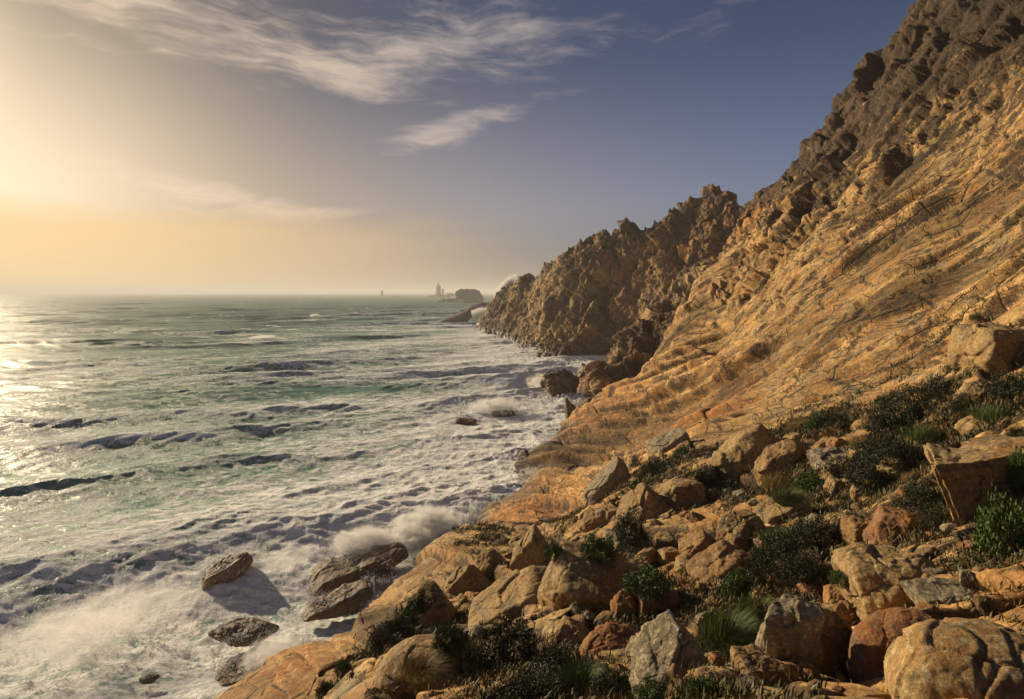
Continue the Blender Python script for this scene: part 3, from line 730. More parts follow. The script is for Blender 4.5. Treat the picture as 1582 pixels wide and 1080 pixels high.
def put_rock(name, label, cat, center, size, rot=(0, 0, 0), kind='block', mat='boulder', seed=1, n=40, group=None, rough=1.0):
    V, Fs = rock_shape(size, kind, seed, n, rough)
    o = mesh_np(name, V, Fs, M[mat])
    o.location = center; o.rotation_euler = tuple(R(a) for a in rot)
    return tag(o, label, cat, group)

# px, py, w, h (photo pixels), depth/width, roll, kind, material, label
BOULDERS = [
 (912,924,150,118,.9,4,'block','boulder','huge tan granite block with a vertical seam, behind the dark heather'),
 (795,945,150,84,.7,-24,'slab','boulder','long tan rock sloping left from the huge seamed block'),
 (1040,1025,128,112,.9,2,'peak','boulder_grey','grey lichened boulder shaped like a tent, above the bottom leafy plant'),
 (874,985,66,42,1,0,'round','boulder','low rounded tan rock under the huge seamed block'),
 (1143,830,62,56,1,4,'block','boulder','square tan granite block beside the dark heather hollow'),
 (852,878,56,36,1,-14,'round','boulder','rounded tan rock touching the upper left of the huge block'),
 (976,850,68,44,1,0,'round','boulder_grey','shaded grey boulder right of the round cushion bush'),
 (1031,840,34,24,1,0,'block','boulder','upper rock of the small stacked pair behind the leafy bush'),
 (1034,861,36,26,1,0,'block','boulder','lower rock of the small stacked pair behind the leafy bush'),
 (1080,855,54,60,1,-28,'slab','boulder_rust','rusty arched rock leaning left beside the square tan block'),
 (1115,882,96,48,.7,-26,'slab','boulder_rust','long rusty wedge rising right into the heather hollow'),
 (966,942,36,60,1,6,'round','boulder_rust','knobbly rusty rock against the right end of the huge block'),
 (1003,942,34,52,1,0,'block','boulder_rust','middle rock of the rusty cluster under the leafy bush'),
 (1031,941,28,42,1,10,'round','boulder_rust','rightmost rock of the rusty cluster under the leafy bush'),
 (942,998,96,46,.8,-14,'dome','boulder_rust','low red-brown hump left of the tent-shaped boulder'),
 (1216,1003,84,122,.5,8,'block','boulder_grey','tall grey upright slab with a violet tinge near the long green grass'),
 (1168,1040,74,54,.8,16,'slab','boulder','pale broken slab lying at the foot of the upright grey slab'),
 (1090,1062,44,40,1,0,'round','boulder_rust','small rusty lump below the pale broken slab'),
 (1272,1022,84,140,.7,6,'block','boulder','tall tan pillar of rock along the bottom edge'),
 (1505,1060,270,176,.9,-10,'dome','boulder','vast rounded tan boulder filling the bottom right corner'),
 (1395,1020,170,150,.7,-24,'dome','boulder_rust','broad brown rock hump behind the vast corner boulder'),
 (1381,908,122,74,.9,-2,'block','boulder','squared tan block with a dark underside, above the brown hump'),
 (1478,927,112,34,.6,-2,'block','boulder_grey','long low grey block lying beside the squared tan block'),
 (1438,903,26,22,1,10,'round','boulder_rust','small rusty stone wedged against the squared tan block'),
 (1335,832,44,52,.9,-4,'block','boulder_rust','left one of two rusty blocks below the bare soil'),
 (1385,826,66,60,.9,0,'block','boulder_rust','right one of two rusty blocks below the bare soil'),
 (1328,762,26,24,1,0,'round','boulder','small orange-tan cobble on the edge of the dark heather'),
 (1350,753,26,20,1,0,'round','boulder_rust','little rusty stone touching the orange-tan cobble'),
 (1382,736,44,38,1,-28,'slab','boulder','tan ridge stone leaning above the bare brown soil'),
 (1290,754,28,28,.7,-50,'slab','boulder','pale leaf-shaped stone standing in the green grass'),
 (1208,798,78,48,.8,-16,'slab','boulder','flat pale slab with black patches beside the square tan block'),
 (1519,661,62,34,.9,-4,'round','boulder','pale rock among heather above the great wedge'),
 (1545,552,100,84,.9,4,'block','boulder','big grey-tan block standing at the foot of the bare slope'),
 (1513,612,50,42,.9,6,'block','boulder','boulder below the big grey-tan block, with a dark hollow'),
 (1483,538,28,30,1,0,'block','boulder_rust','rusty stone jammed against the big grey-tan block'),
 (1000,793,86,78,.9,-6,'peak','boulder','pointed rock with a bright left face and black right side'),
 (940,756,72,44,.6,-38,'slab','boulder_grey','dark slanting slab above the pointed rock'),
 (925,806,62,30,.9,-10,'round','boulder','humped tan rock left of the pointed rock'),
 (1053,770,56,44,1,0,'block','boulder','rounded tan block right of the pointed rock'),
 (1032,690,60,30,.8,-22,'slab','boulder_grey','grey sloping slab with a small bush on its lower edge'),
 (1160,712,104,86,.8,-14,'round','boulder','great swollen tan rock mass above the golden grass'),
 (1212,722,86,62,.8,-16,'round','boulder','swollen tan rock adjoining the great mass on its right'),
 (1228,681,34,20,1,-6,'round','boulder','first small block from the left in the row over the swollen rocks'),
 (1254,685,26,18,1,0,'round','boulder','second small block from the left in the row over the swollen rocks'),
 (1270,699,34,30,1,-20,'block','boulder','darkly lichened block in the middle of the row over the swollen rocks'),
 (1294,690,22,24,1,0,'block','boulder_rust','orange upright block in the row over the swollen rocks'),
 (1326,706,24,20,1,0,'block','boulder','pale square stone closing the row at the heather'),
 (1288,714,54,26,1,-8,'block','boulder_grey','grey ribbed block under the row, beside the heather'),
 (826,870,62,80,.6,-36,'slab','boulder','curved upright slab left of the cushion bush'),
 (810,843,42,26,1,-12,'round','boulder','small tan rock on the smooth orange slab'),
 (757,878,46,38,1,-16,'round','boulder','dark-sided hump at the top of the lower left ledges'),
 (718,908,60,54,.6,-36,'slab','boulder','tan slab slanting down towards the strip of heather'),
 (655,966,96,54,.8,-34,'slab','boulder','pale ledge rock above the golden grass'),
 (645,1040,140,80,.8,-28,'dome','boulder','broad pale rock along the bottom, left of the dark heather'),
 (700,1052,90,60,.8,-20,'round','boulder_grey','grey boulder half covered by heather at the bottom'),
 (1222,902,84,50,.9,-14,'dome','boulder_rust','broad rusty rock under the heather hollow'),
 (1262,918,44,52,.9,0,'block','boulder_rust','cracked rusty block beside the small green shrub'),
 (1300,930,40,46,.9,8,'block','boulder_rust','dark rusty block left of the squared tan block'),
 (1297,965,100,18,.9,-2,'slab','boulder','thin flat slab capping the tan pillar'),
]
def build_boulders():
    for i, (px, py, w, h, dp, roll, kind, mat, label) in enumerate(BOULDERS):
        loc, nor = hit(px, py+h*.12)
        if loc is None: print('no hit', label); continue
        s = loc.y/F
        W, H = w*s*1.10, h*s*1.16
        cy = loc.y+.30*W*dp
        c = pix(px, py, cy)
        put_rock('boulder', label, 'boulder', c, (W, W*dp, H), (0, roll, ((i*37) % 25)-12), kind, mat, 100+i, 56 if w > 110 else 40, rough=.55 if w > 130 else 1)
    # the great wedge at the right edge
    loc, nor = hit(1520, 800)
    Y = loc.y+.2; prof = [(1438, 719), (1470, 722), (1582, 702), (1690, 682), (1700, 800), (1600, 832), (1512, 860), (1496, 856)]
    n = len(prof); bm = bmesh.new()
    front = [bm.verts.new(pix(x, y, Y+(x-1500)*.0015)) for x, y in prof]
    back = [bm.verts.new(Vector(v.co)+Vector((1.5, 2.3, -.15 if k < 4 else .5))) for k, v in enumerate(front)]
    bm.faces.new(front); bm.faces.new(back[::-1])
    for k in range(n): bm.faces.new((front[k], back[k], back[(k+1) % n], front[(k+1) % n]))
    bmesh.ops.recalc_face_normals(bm, faces=bm.faces)
    bmesh.ops.bevel(bm, geom=[e for e in bm.edges], offset=.10, segments=3, affect='EDGES', clamp_overlap=True)
    bmesh.ops.triangulate(bm, faces=bm.faces)
    for _ in range(5):
        es = [e for e in bm.edges if e.calc_length() > .10]
        if not es or len(bm.verts) > 60000: break
        bmesh.ops.subdivide_edges(bm, edges=es, cuts=1, use_grid_fill=False); bmesh.ops.triangulate(bm, faces=[f for f in bm.faces if len(f.verts) > 3])
    bm.normal_update()
    V = np.array([v.co for v in bm.verts], np.float32); N = np.array([v.normal for v in bm.verts], np.float32)
    F1, F2, i0, i1, i2, D = wor3(V[:, 0]*.8, V[:, 1]*.8, V[:, 2]*1.1, 4)
    hh = .10*fbm3(V[:, 0]*1.1, V[:, 1]*1.1, V[:, 2]*1.1, 4, 3)+.03*fbm3(V[:, 0]*5, V[:, 1]*5, V[:, 2]*5, 4, 8)+.07*(i0-.5)-.06*np.clip(1-(F2-F1)/.06, 0, 1)
    V = V+N*hh[:, None]
    cen = V.mean(0)
    fs = np.array([[v.index for v in f.verts] for f in bm.faces]) if not bm.verts.index_update() else None
    bm.free()
    o = mesh_np('boulder', V-cen, fs, M['boulder']); o.location = cen
    tag(o, 'huge wedge-shaped tan slab with a flat top and pointed foot, beside the green bush', 'boulder')
import bmesh
build_boulders()
def small_stones():
    rng = random.Random(8); bpy.context.view_layer.update(); dg = bpy.context.evaluated_depsgraph_get(); protos = []
    for k in range(5):
        V, Fs = rock_shape((1, .8, .7), ('block', 'round', 'slab', 'peak', 'round')[k], 700+k, 22); protos.append((V, Fs))
    mes = {}; n = 0; tries = 0
    while n < 70 and tries < 2000:
        tries += 1
        px, py = rng.uniform(640, 1570), rng.uniform(700, 1070)
        if py < 1180-px*.42+40 or (py < 760 and px < 1250): continue
        ok, loc, nor, idx, ob, _ = SC.ray_cast(dg, Vector((0, 0, EYE)), Vector(((px-CX)/F, 1, (HY-py)/F)))
        if not ok or ob.name != 'cliff' or nor.z < .45 or loc.y > 40: continue
        k = rng.randrange(5); mt = rng.choice(['boulder', 'boulder', 'boulder_grey', 'boulder_rust'])
        key = (k, mt)
        if key not in mes:
            o = mesh_np('stone', *protos[k], M[mt]); mes[key] = o.data
        else: o = bpy.data.objects.new('stone', mes[key]); COL.objects.link(o)
        w = rng.choice([14, 18, 22, 28, 36])*loc.y/F
        o.scale = (w, w*rng.uniform(.8, 1.1), w*rng.uniform(.7, 1.0)); o.location = loc+Vector((0, 0, w*.05)); o.rotation_euler = (rng.uniform(-.4, .4), rng.uniform(-.4, .4), rng.uniform(0, 6.28))
        USED = globals().setdefault('USED_STONE_LABELS', set())
        best = min((b for b in COL.objects if b.get('category') == 'boulder'), key=lambda b: (b.location-o.location).length)
        wd = []
        for t_ in best['label'].split(',')[0].split():
            if t_ in ('beside', 'above', 'under', 'with', 'behind', 'against', 'along', 'below', 'near', 'on', 'at', 'touching', 'lying', 'standing', 'leaning', 'closing', 'adjoining', 'slanting', 'rising', 'left', 'right', 'of', 'from', 'in', 'sloping', 'wedged', 'jammed', 'capping', 'filling', 'among', 'half'): break
            wd.append(t_)
        col = {'boulder': 'tan', 'boulder_grey': 'grey', 'boulder_rust': 'rusty'}[mt]
        side = 'left' if (o.location.x/o.location.y) < (best.location.x/best.location.y) else 'right'
        if len(wd) < 2: wd = best['label'].split(',')[0].split()[:9]
        wd = wd[:8]
        while wd[-1] in ('the', 'of', 'with', 'a', 'and', 'in', 'from', 'to', 'beside', 'under', 'above'): wd.pop()
        lb = 'small %s loose stone just %s of the %s' % (col, side, ' '.join(wd[:8]))
        if lb in USED: bpy.data.objects.remove(o); continue
        USED.add(lb)
        tag(o, lb, 'stone', 'small stones between the boulders'); n += 1
small_stones()

# rocks standing in the sea: px, py of the foot's middle, width, height in photo pixels
SEA_ROCKS = [
 (345,886,66,46,.7,-38,'slab','brown rock poking out of the foam, farthest left of the inshore rocks'),
 (553,884,136,54,.6,-22,'slab','largest flat brown rock washed by foam, slanting up to the right'),
 (520,938,98,44,.6,-26,'slab','long brown rock just below the largest flat one'),
 (592,893,34,20,.8,-8,'round','small dark rock at the right tip of the largest flat one'),
 (372,984,86,44,.8,4,'dome','rounded dark rock ringed by foam, off the smooth orange slab'),
 (376,1048,84,30,.8,-14,'slab','half-drowned rock under the foam, below the rounded dark one'),
 (386,1070,70,30,.8,-14,'dome','dark rock at the bottom edge beside the smooth orange slab'),
 (228,1051,24,10,.8,0,'dome','tiny dark rock tip in the foam near the bottom left'),
 (716,652,34,14,.8,0,'dome','low dark rock awash in the middle of the cove'),
 (785,610,15,13,.8,0,'peak','small dark pointed rock standing in the cove surf'),
 (756,803,26,12,.8,-20,'slab','small dark rock at the foot of the orange slope'),
 (700,858,26,12,.8,-20,'slab','dark wet ledge at the waterline under the slope'),
 (657,498,12,8,.8,0,'dome','lone dark round rock out in the open surf'),
 (775,640,40,12,.8,-4,'dome','wet rock barely showing in the surf near the pointed one'),
]
for i, (px, py, w, h, dp, roll, kind, label) in enumerate(SEA_ROCKS):
    x, y, z = sea_at(px, py); s = y/F
    put_rock('sea_rock', label, 'sea rock', (x, y+w*s*dp*.2, h*s*.05), (w*s*1.05, w*s*dp*.95, max(h*s*.62, .45)), (0, roll*.4, -roll*.9), kind, 'wetrock', 300+i, 40)
# the wet ledge the surf pours over, three blocks side by side
for i, (px, py, w, h, roll, kind, label) in enumerate((
    (868,606,54,36,4,'round','dark wet block with surf pouring down its face, left of the gully'),
    (905,600,44,40,-6,'peak','tall dark wet block between the surf fall and the brown cliff'),
    (840,590,44,16,-10,'slab','thin dark ledge running out left from the surf fall'))):
    x, y, z = sea_at(px, py+6); s = y/F
    put_rock('surf_ledge', label, 'sea rock', (x, y+2, h*s*.36), (w*s*1.1, w*s*.9, h*s*1.3), (0, roll, 8), kind, 'wetrock', 340+i, 48, rough=1.9)
# jagged dark rocks at the foot of the slope
for i, (px, py, Y, w, h, roll, kind, label) in enumerate((
    (884,640,126,22,50,-24,'peak','jagged black pinnacle at the waterline under the brown cliff'),
    (905,642,128,34,34,-20,'block','dark broken rock behind the jagged black pinnacle'),
    (930,645,124,40,26,-20,'slab','sloping grey rock between the pinnacle and the orange slope'))):
    s = Y/F; put_rock('sea_rock', label, 'sea rock', pix(px, py, Y), (w*s*1.1, w*s, h*s*1.1), (0, roll, 0), kind, 'wetrock', 350+i, 40)
# far rocks
M['farrock'] = rock_material('granite_far', local=True, light=(.16, .12, .09), mid=(.11, .085, .065), grey=(.09, .08, .07), s=.25, attrs=False, orange=.05, lichen=.1, dark=.1, wet=False)
for i, (px, Y, w, h, roll, kind, label) in enumerate((
    (724,1700,34,22,0,'round','large brown rock stack rising from the sea beyond the headland'),
    (697,1740,16,9,0,'dome','right one of two low rocks left of the large stack'),
    (684,1760,13,7,0,'dome','left one of two low rocks left of the large stack'),
    (675,3500,34,5,0,'dome','low skerry carrying the tall lighthouse'),
    (612,3900,14,2,0,'dome','low skerry right of the small distant lighthouse'))):
    s = Y/F; x = (px-CX)/F*Y
    put_rock('rock_stack' if i == 0 else 'skerry', label, 'rock', (x, Y, h*s*.28 if i == 0 else h*s*.1), (w*s*1.2, w*s*1.0, h*s*1.25), (0, roll if i else 0, 20*i), kind, 'farrock', 370+i, 40, rough=1.5 if i == 0 else 1)
# the reef running out from the point: three humps
for i, (px, py, w, h, roll, label) in enumerate((
    (752,474,34,18,-16,'dark reef hump closest to the tip of the headland'),
    (728,485,50,16,-22,'middle dark hump of the reef off the headland'),
    (705,494,40,13,-16,'outermost low hump of the reef off the headland'))):
    x, y, z = sea_at(px, max(py, 476)+4); y = min(y, 760); x = (px-CX)/F*y; s = y/F
    put_rock('reef_rock', label, 'sea rock', (x, y, h*s*.3), (w*s*1.3, w*s*.8, h*s*1.5), (0, roll, 5), 'slab', 'farrock', 380+i, 40)
# ------------------------------------------------------------------ plants
def leaf_mat(name, a, b_, dry=(.20, .15, .05), dryf=.25):
    m, T, b, out = new_mat(name)
    P = T.new('ShaderNodeNewGeometry').outputs['Position']
    v = T.attr('var')
    c = T.mix(v, a, b_)
    c = T.mix(T.math('MULTIPLY', T.ss(T.noise(P, 2.0, 3), .5, .65), dryf), c, dry)
    T.put(b.inputs['Base Color'], c); b.inputs['Roughness'].default_value = .6; b.inputs['Specular IOR Level'].default_value = .3
    b.inputs['Subsurface Weight'].default_value = 0
    return m
M['grass'] = leaf_mat('sea_grass', (.045, .075, .018), (.11, .15, .035))
M['gold'] = leaf_mat('golden_grass', (.15, .11, .03), (.30, .20, .06))
M['heather'] = leaf_mat('heather_leaf', (.018, .026, .010), (.045, .055, .02), (.09, .05, .03), .5)
M['bush'] = leaf_mat('leafy_bush', (.03, .065, .015), (.09, .14, .03), dryf=.1)
def grass_mesh(n, spread, height, seed, lean=(0, 0), width=.012, hang=.6):
    rng = np.random.RandomState(seed); k = 5
    a = rng.uniform(0, 2*np.pi, n); r = spread*np.sqrt(rng.uniform(0, 1, n))
    bx, by = r*np.cos(a), r*np.sin(a)
    d = a+rng.normal(0, .7, n); h = height*rng.uniform(.5, 1.15, n)*(1-.35*(r/spread)**2)
    out = rng.uniform(.15, 1.0, n)*hang*h*(.4+.9*r/spread)
    t = np.linspace(0, 1, k)[None, :]
    x = bx[:, None]+(np.cos(d)[:, None]*out[:, None]+lean[0]*h[:, None])*t**1.7
    y = by[:, None]+(np.sin(d)[:, None]*out[:, None]+lean[1]*h[:, None])*t**1.7
    z = h[:, None]*(t-.42*(out/h)[:, None]*t**2.4)-.05
    w = width*(1-t**1.5)*.5+.0008
    px_, py_ = -np.sin(d)[:, None]*w, np.cos(d)[:, None]*w
    V = np.stack([np.stack([x-px_, y-py_, z], -1), np.stack([x+px_, y+py_, z], -1)], 2).reshape(-1, 3)
    b = (np.arange(n)*2*k)[:, None]+2*np.arange(k-1)[None, :]
    Fq = np.stack([b, b+1, b+3, b+2], -1).reshape(-1, 4)
    return V, Fq, np.repeat(rng.uniform(0, 1, n), 2*k)
def shrub_mesh(n, rad, seed, leaf=.03, long=1.6, bumpy=.5):
    """leaf clumps spread through an uneven low dome, with a few stems"""
    rng = np.random.RandomState(seed)
    d = rng.normal(size=(n, 3)); d /= np.linalg.norm(d, axis=1, keepdims=True); d[:, 2] = np.abs(d[:, 2])
    q = d*2.3+seed
    lob = 1+bumpy*fbm3(q[:, 0].astype(np.float32), q[:, 1].astype(np.float32), q[:, 2].astype(np.float32), 3, seed)
    c = d*(lob*(rng.uniform(.25, 1, n)**.4))[:, None]*np.array(rad)
    u = rng.normal(size=(n, 3)); u[:, 2] += .5; u += d*.9; u /= np.linalg.norm(u, axis=1, keepdims=True)
    w = np.cross(u, rng.normal(size=(n, 3))); w /= np.linalg.norm(w, axis=1, keepdims=True)
    L = leaf*long*rng.uniform(.6, 1.3, n)[:, None]; W = leaf*.42*rng.uniform(.7, 1.2, n)[:, None]
    V = np.stack([c, c+u*L*.5+w*W, c+u*L, c+u*L*.5-w*W], 1).reshape(-1, 3)
    Fq = np.arange(n*4).reshape(-1, 4)
    return V, Fq, np.repeat(rng.uniform(0, 1, n), 4)
PROTO = {}
def proto(kind, var):
    key = (kind, var)
    if key in PROTO: return PROTO[key]
    s = 900+var*13
    if kind == 'grass': V, Fq, a = grass_mesh(2600, .46, .50, s, (.3, -.25), .009, 1.25); mat = 'grass'
    elif kind == 'gold': V, Fq, a = grass_mesh(2200, .46, .46, s+3, (.5, -.2), .008, 1.2); mat = 'gold'
    elif kind == 'heather': V, Fq, a = shrub_mesh(6500, (.5, .5, .42), s+5, .022, 1.9, .9); mat = 'heather'
    else: V, Fq, a = shrub_mesh(4200, (.5, .5, .42), s+7, .034, 1.7, .6); mat = 'bush'
    o = mesh_np('proto', V, Fq, M[mat], {'var': a}, smooth=False); me = o.data; bpy.data.objects.remove(o)
    PROTO[key] = me; return me
NAMES = {'grass': ('grass_tuft', 'grass tuft'), 'gold': ('grass_tuft', 'grass tuft'), 'heather': ('heather_bush', 'shrub'), 'bush': ('leafy_shrub', 'shrub')}
# px, py, w, h, kind, label
PLANTS = [
 (1118,965,92,80,'grass','longest bright green grass tuft, spilling over a ledge at bottom centre'),
 (1170,940,80,40,'grass','grass tuft trailing right above the upright grey slab'),
 (1140,905,46,40,'bush','round green shrub just above the longest grass tuft'),
 (1000,900,76,30,'bush','leafy bright shrub on the right end of the huge seamed block'),
 (1556,822,74,96,'bush','big dense green bush under the great wedge at the right edge'),
 (1572,730,30,60,'bush','narrow bush on top of the great wedge at the right edge'),
 (975,818,54,50,'heather','dark bush growing in the shade of the pointed rock'),
 (925,848,56,36,'bush','cushion-shaped dark green bush between two rounded rocks'),
 (857,852,34,22,'bush','small green shrub left of the cushion-shaped bush'),
 (1010,722,40,26,'heather','dark shrub in the crack under the grey sloping slab'),
 (985,714,26,16,'heather','tiny dark shrub left of the crack under the grey sloping slab'),
 (1055,700,30,18,'bush','green shrub at the foot of the grey sloping slab'),
 (1092,742,34,30,'heather','dark shrub between the rounded tan block and the swollen rock mass'),
 (1205,735,64,46,'gold','golden grass tuft on the flank of the swollen rock mass'),
 (1215,762,50,30,'grass','green grass tuft below the golden one beside the swollen rocks'),
 (1256,752,60,36,'bush','dark green shrub left of the leaf-shaped stone'),
 (1240,652,56,24,'gold','golden grass clump on the bare slope, leftmost of its patch'),
 (1265,655,40,26,'bush','green shrub within the golden patch on the bare slope'),
 (1290,650,36,22,'heather','dark shrub ending the golden patch on the bare slope'),
 (1362,655,50,34,'heather','dark heather at the upper left of the big dark patch'),
 (1400,640,70,50,'heather','dark heather below the rusty jammed stone'),
 (1440,610,60,44,'heather','dark heather against the boulder with the dark hollow'),
 (1380,700,90,44,'heather','wide dark heather in the middle of the big patch'),
 (1340,735,70,40,'heather','dark heather bordering the pale square stone'),
 (1440,665,80,34,'grass','long grass in the big patch left of the pale rock'),
 (1420,710,80,34,'gold','wind-combed golden grass left of the great wedge'),
 (1545,635,80,34,'grass','grass band above the pale rock at the right edge'),
 (1560,600,60,36,'heather','dark heather below the big grey-tan block'),
 (1335,680,50,26,'gold','golden tuft at the left edge of the big dark patch'),
 (1210,855,80,50,'heather','heather in the hollow right of the long rusty wedge'),
 (1265,830,70,50,'heather','heather in the hollow under the flat pale slab'),
 (1180,880,60,40,'heather','heather at the lower left of the hollow'),
 (1240,880,70,36,'heather','heather at the bottom of the hollow'),
 (1200,826,50,34,'grass','grass touching the right side of the square tan block'),
 (1302,893,34,26,'bush','small green shrub above the dark rusty block'),
 (1410,735,40,26,'gold','golden tuft on the bare brown soil by the wedge'),
 (790,1010,110,80,'heather','tall dark heather bush with reddish stems, below the huge block'),
 (735,1035,70,60,'heather','dark heather on the left shoulder of the tall heather'),
 (850,1030,80,60,'heather','dark heather right of the tall heather with reddish stems'),
 (900,1045,90,60,'grass','dark green grass clump below the low red-brown hump'),
 (950,1060,70,44,'heather','low dark heather left of the tent-shaped boulder'),
 (830,1066,100,40,'heather','dark heather along the bottom edge of the scene'),
 (1010,1074,60,26,'bush','bright leafy plant at the bottom edge under the tent-shaped boulder'),
 (1085,1066,50,36,'bush','leafy plant beside the small rusty lump at the bottom'),
 (660,925,44,34,'heather','upper end of the dark heather strip in the diagonal crack'),
 (640,945,44,34,'bush','green shrub in the middle of the diagonal crack'),
 (612,968,44,34,'heather','heather at the lower part of the diagonal crack'),
 (590,990,36,26,'heather','lowest heather in the diagonal crack'),
 (690,985,50,36,'heather','dark shrub under the pale ledge rock'),
 (650,1022,70,34,'gold','bushy golden grass above the broad pale rock'),
 (712,998,46,24,'gold','golden grass right of the pale ledge rock'),
 (530,1032,24,22,'bush','small green plant in a crack on the smooth orange slab'),
 (502,1066,26,24,'bush','small dark plant near the bottom of the orange slab'),
 (758,890,22,18,'heather','little dark shrub behind the dark-sided hump'),
 (1490,625,44,30,'heather','heather left of the boulder with the dark hollow'),
 (1570,668,24,20,'heather','dark shrub right of the pale rock at the right edge'),
 (1140,640,26,10,'gold','thin golden grass in a crack far up the slope'),
 (1365,620,24,14,'bush','little green tuft in a crack on the bare slope'),
 (1428,772,70,44,'heather','dark heather on the soil just left of the great wedge foot'),
 (1448,806,50,36,'heather','small dark heather tucked under the edge of the great wedge'),
 (1508,490,16,10,'bush','small plant high on the slope over the big grey-tan block'),
]
def build_plants():
    bpy.context.view_layer.update()
    dg = bpy.context.evaluated_depsgraph_get()
    rng = random.Random(3)
    for i, (px, py, w, h, kind, label) in enumerate(PLANTS):
        d = Vector(((px-CX)/F, 1, (HY-py-h*.30)/F)).normalized()
        ok, loc, nor, idx, ob, _ = SC.ray_cast(dg, Vector((0, 0, EYE)), d)
        if not ok or loc.y > 90: print('plant miss', label); continue
        s = loc.y/F
        nm, cat = NAMES[kind]
        o = bpy.data.objects.new(nm, proto(kind, i % 3)); COL.objects.link(o)
        o.location = loc-Vector((0, 0, .06*h*s))
        k = w*s; kz = h*s
        if kind in ('grass', 'gold'): o.scale = (k/1.15, k/1.15, kz/.55)
        else: o.scale = (k/1.05, k/1.05, kz/.50)
        o.rotation_euler = (0, 0, rng.uniform(-.5, .5) if kind in ('grass', 'gold') else rng.uniform(0, 6.28))
        tag(o, label, cat, 'plants among the rocks')
build_plants()

def ground_cover():
    """short heath and dry grass filling the gaps between the rocks: nobody could count it"""
    rng = np.random.RandomState(11)
    me = cliff.data; n = len(me.vertices)
    co = np.empty(n*3, np.float32); me.vertices.foreach_get('co', co); co = co.reshape(-1, 3)
    no = np.empty(n*3, np.float32); me.vertices.foreach_get('normal', no); no = no.reshape(-1, 3)
    X, Y, Z = co.T
    r = np.hypot(X, Y)
    px = CX+F*X/np.maximum(Y, .1)
    led = (r > 3) & (r < 46) & (Y > 1) & (px > 500) & (px < 1750) & (no[:, 2] > .45)
    # drifts: where plants stand, and in the bed of the hollow
    dens = np.zeros(n, np.float32)
    for o in list(COL.objects):
        if o.get('group') == 'plants among the rocks':
            k = max(o.scale.x*.8, .25); d2 = ((X-o.location.x)**2+(Y-o.location.y)**2+(Z-o.location.z)**2)/k**2
            dens = np.maximum(dens, np.exp(-d2*.8))
    nz = fbm2(X/1.6, Y/1.6, 4, 77)+.5*fbm2(X/6, Y/6, 2, 78)
    low = np.clip(.04+.5*(nz-.15), 0, 1)*(px > 700)
    p = led*(dens*1.0+low*.35)*r**1.35/38
    p = np.clip(p, 0, .9)
    sel = np.nonzero(rng.uniform(0, 1, n) < p*.30)[0]
    if len(sel) > 60000: sel = rng.choice(sel, 60000, False)
    B0 = co[sel]; m = len(sel); per = 5; k = 3
    B0 = np.repeat(B0, per, 0); rr = np.repeat(r[sel], per)
    N = len(B0); sz = (.03+.0032*rr)*rng.uniform(.5, 1.5, N)
    d = rng.normal(size=(N, 3)); d[:, 2] = np.abs(d[:, 2])+.7; d[:, 0] += .35; d /= np.linalg.norm(d, axis=1, keepdims=True)
    B0 = B0+rng.normal(size=(N, 3))*np.array([1, 1, .2])*(sz*.7)[:, None]
    w = np.cross(d, rng.normal(size=(N, 3))); w /= np.linalg.norm(w, axis=1, keepdims=True); w *= (sz*.13)[:, None]
    tip = B0+d*(sz*1.5)[:, None]; mid_ = B0+d*(sz*.8)[:, None]+np.array([0, 0, .1])*sz[:, None]
    V = np.stack([B0-w*.6, B0+w*.6, mid_+w, mid_-w, tip], 1).reshape(-1, 3)
    b = np.arange(N)[:, None]*5
    Fq = np.concatenate([b+np.array([[0, 1, 2, 3]]), b+np.array([[3, 2, 4, 4]])])
    Ft = np.concatenate([b+np.array([[0, 1, 2]]), b+np.array([[0, 2, 3]]), b+np.array([[3, 2, 4]])])
    o = mesh_np('undergrowth', V, Ft, M['cover'], {'var': np.repeat(rng.uniform(0, 1, N), 5)}, smooth=False)
    tag(o, 'low dark heath and dry grass filling the cracks between the boulders', 'undergrowth', kind='stuff')
    print('cover blades', N)
M['cover'] = leaf_mat('heath', (.03, .036, .012), (.12, .10, .035), (.16, .10, .035), .7)
ground_cover()
# ------------------------------------------------------------------ lighthouses
def plain_mat(name, col, rough=.8, noise=.25, s=1.0, metal=0):
    m, T, b, out = new_mat(name)
    P = T.new('ShaderNodeTexCoord').outputs['Object']
    f = T.math('MULTIPLY', T.math('SUBTRACT', T.noise(P, s, 7, .65), .5), noise*4)
    T.put(b.inputs['Base Color'], T.vmath('SCALE', col, sc=T.math('ADD', 1.0, f))); b.inputs['Roughness'].default_value = rough; b.inputs['Metallic'].default_value = metal
    return m
M['stone'] = plain_mat('lighthouse_granite', (.20, .175, .15), s=.6)
M['blackpaint'] = plain_mat('black_lantern_metal', (.03, .03, .03), .5, .1)
M['lampglass'] = plain_mat('lantern_glass', (.35, .36, .36), .1, .05)
def lathe(name, prof, mat, parent=None, n=24, square=False):
    V = []; m = len(prof)
    for i in range(n):
        a = 2*math.pi*i/n; c, s = math.cos(a), math.sin(a)
        k = 1/max(abs(c), abs(s)) if square else 1
        k = min(k, 1.30) if square else k
        for r, z in prof: V.append((c*r*k, s*r*k, z))
    Fq = [[i*m+j, ((i+1) % n)*m+j, ((i+1) % n)*m+j+1, i*m+j+1] for i in range(n) for j in range(m-1)]
    return mesh_np(name, np.array(V), np.array(Fq), mat, smooth=False, parent=parent)
def empty(name, loc, rz=0):
    o = bpy.data.objects.new(name, None); COL.objects.link(o); o.location = loc; o.rotation_euler = (0, 0, rz); return o
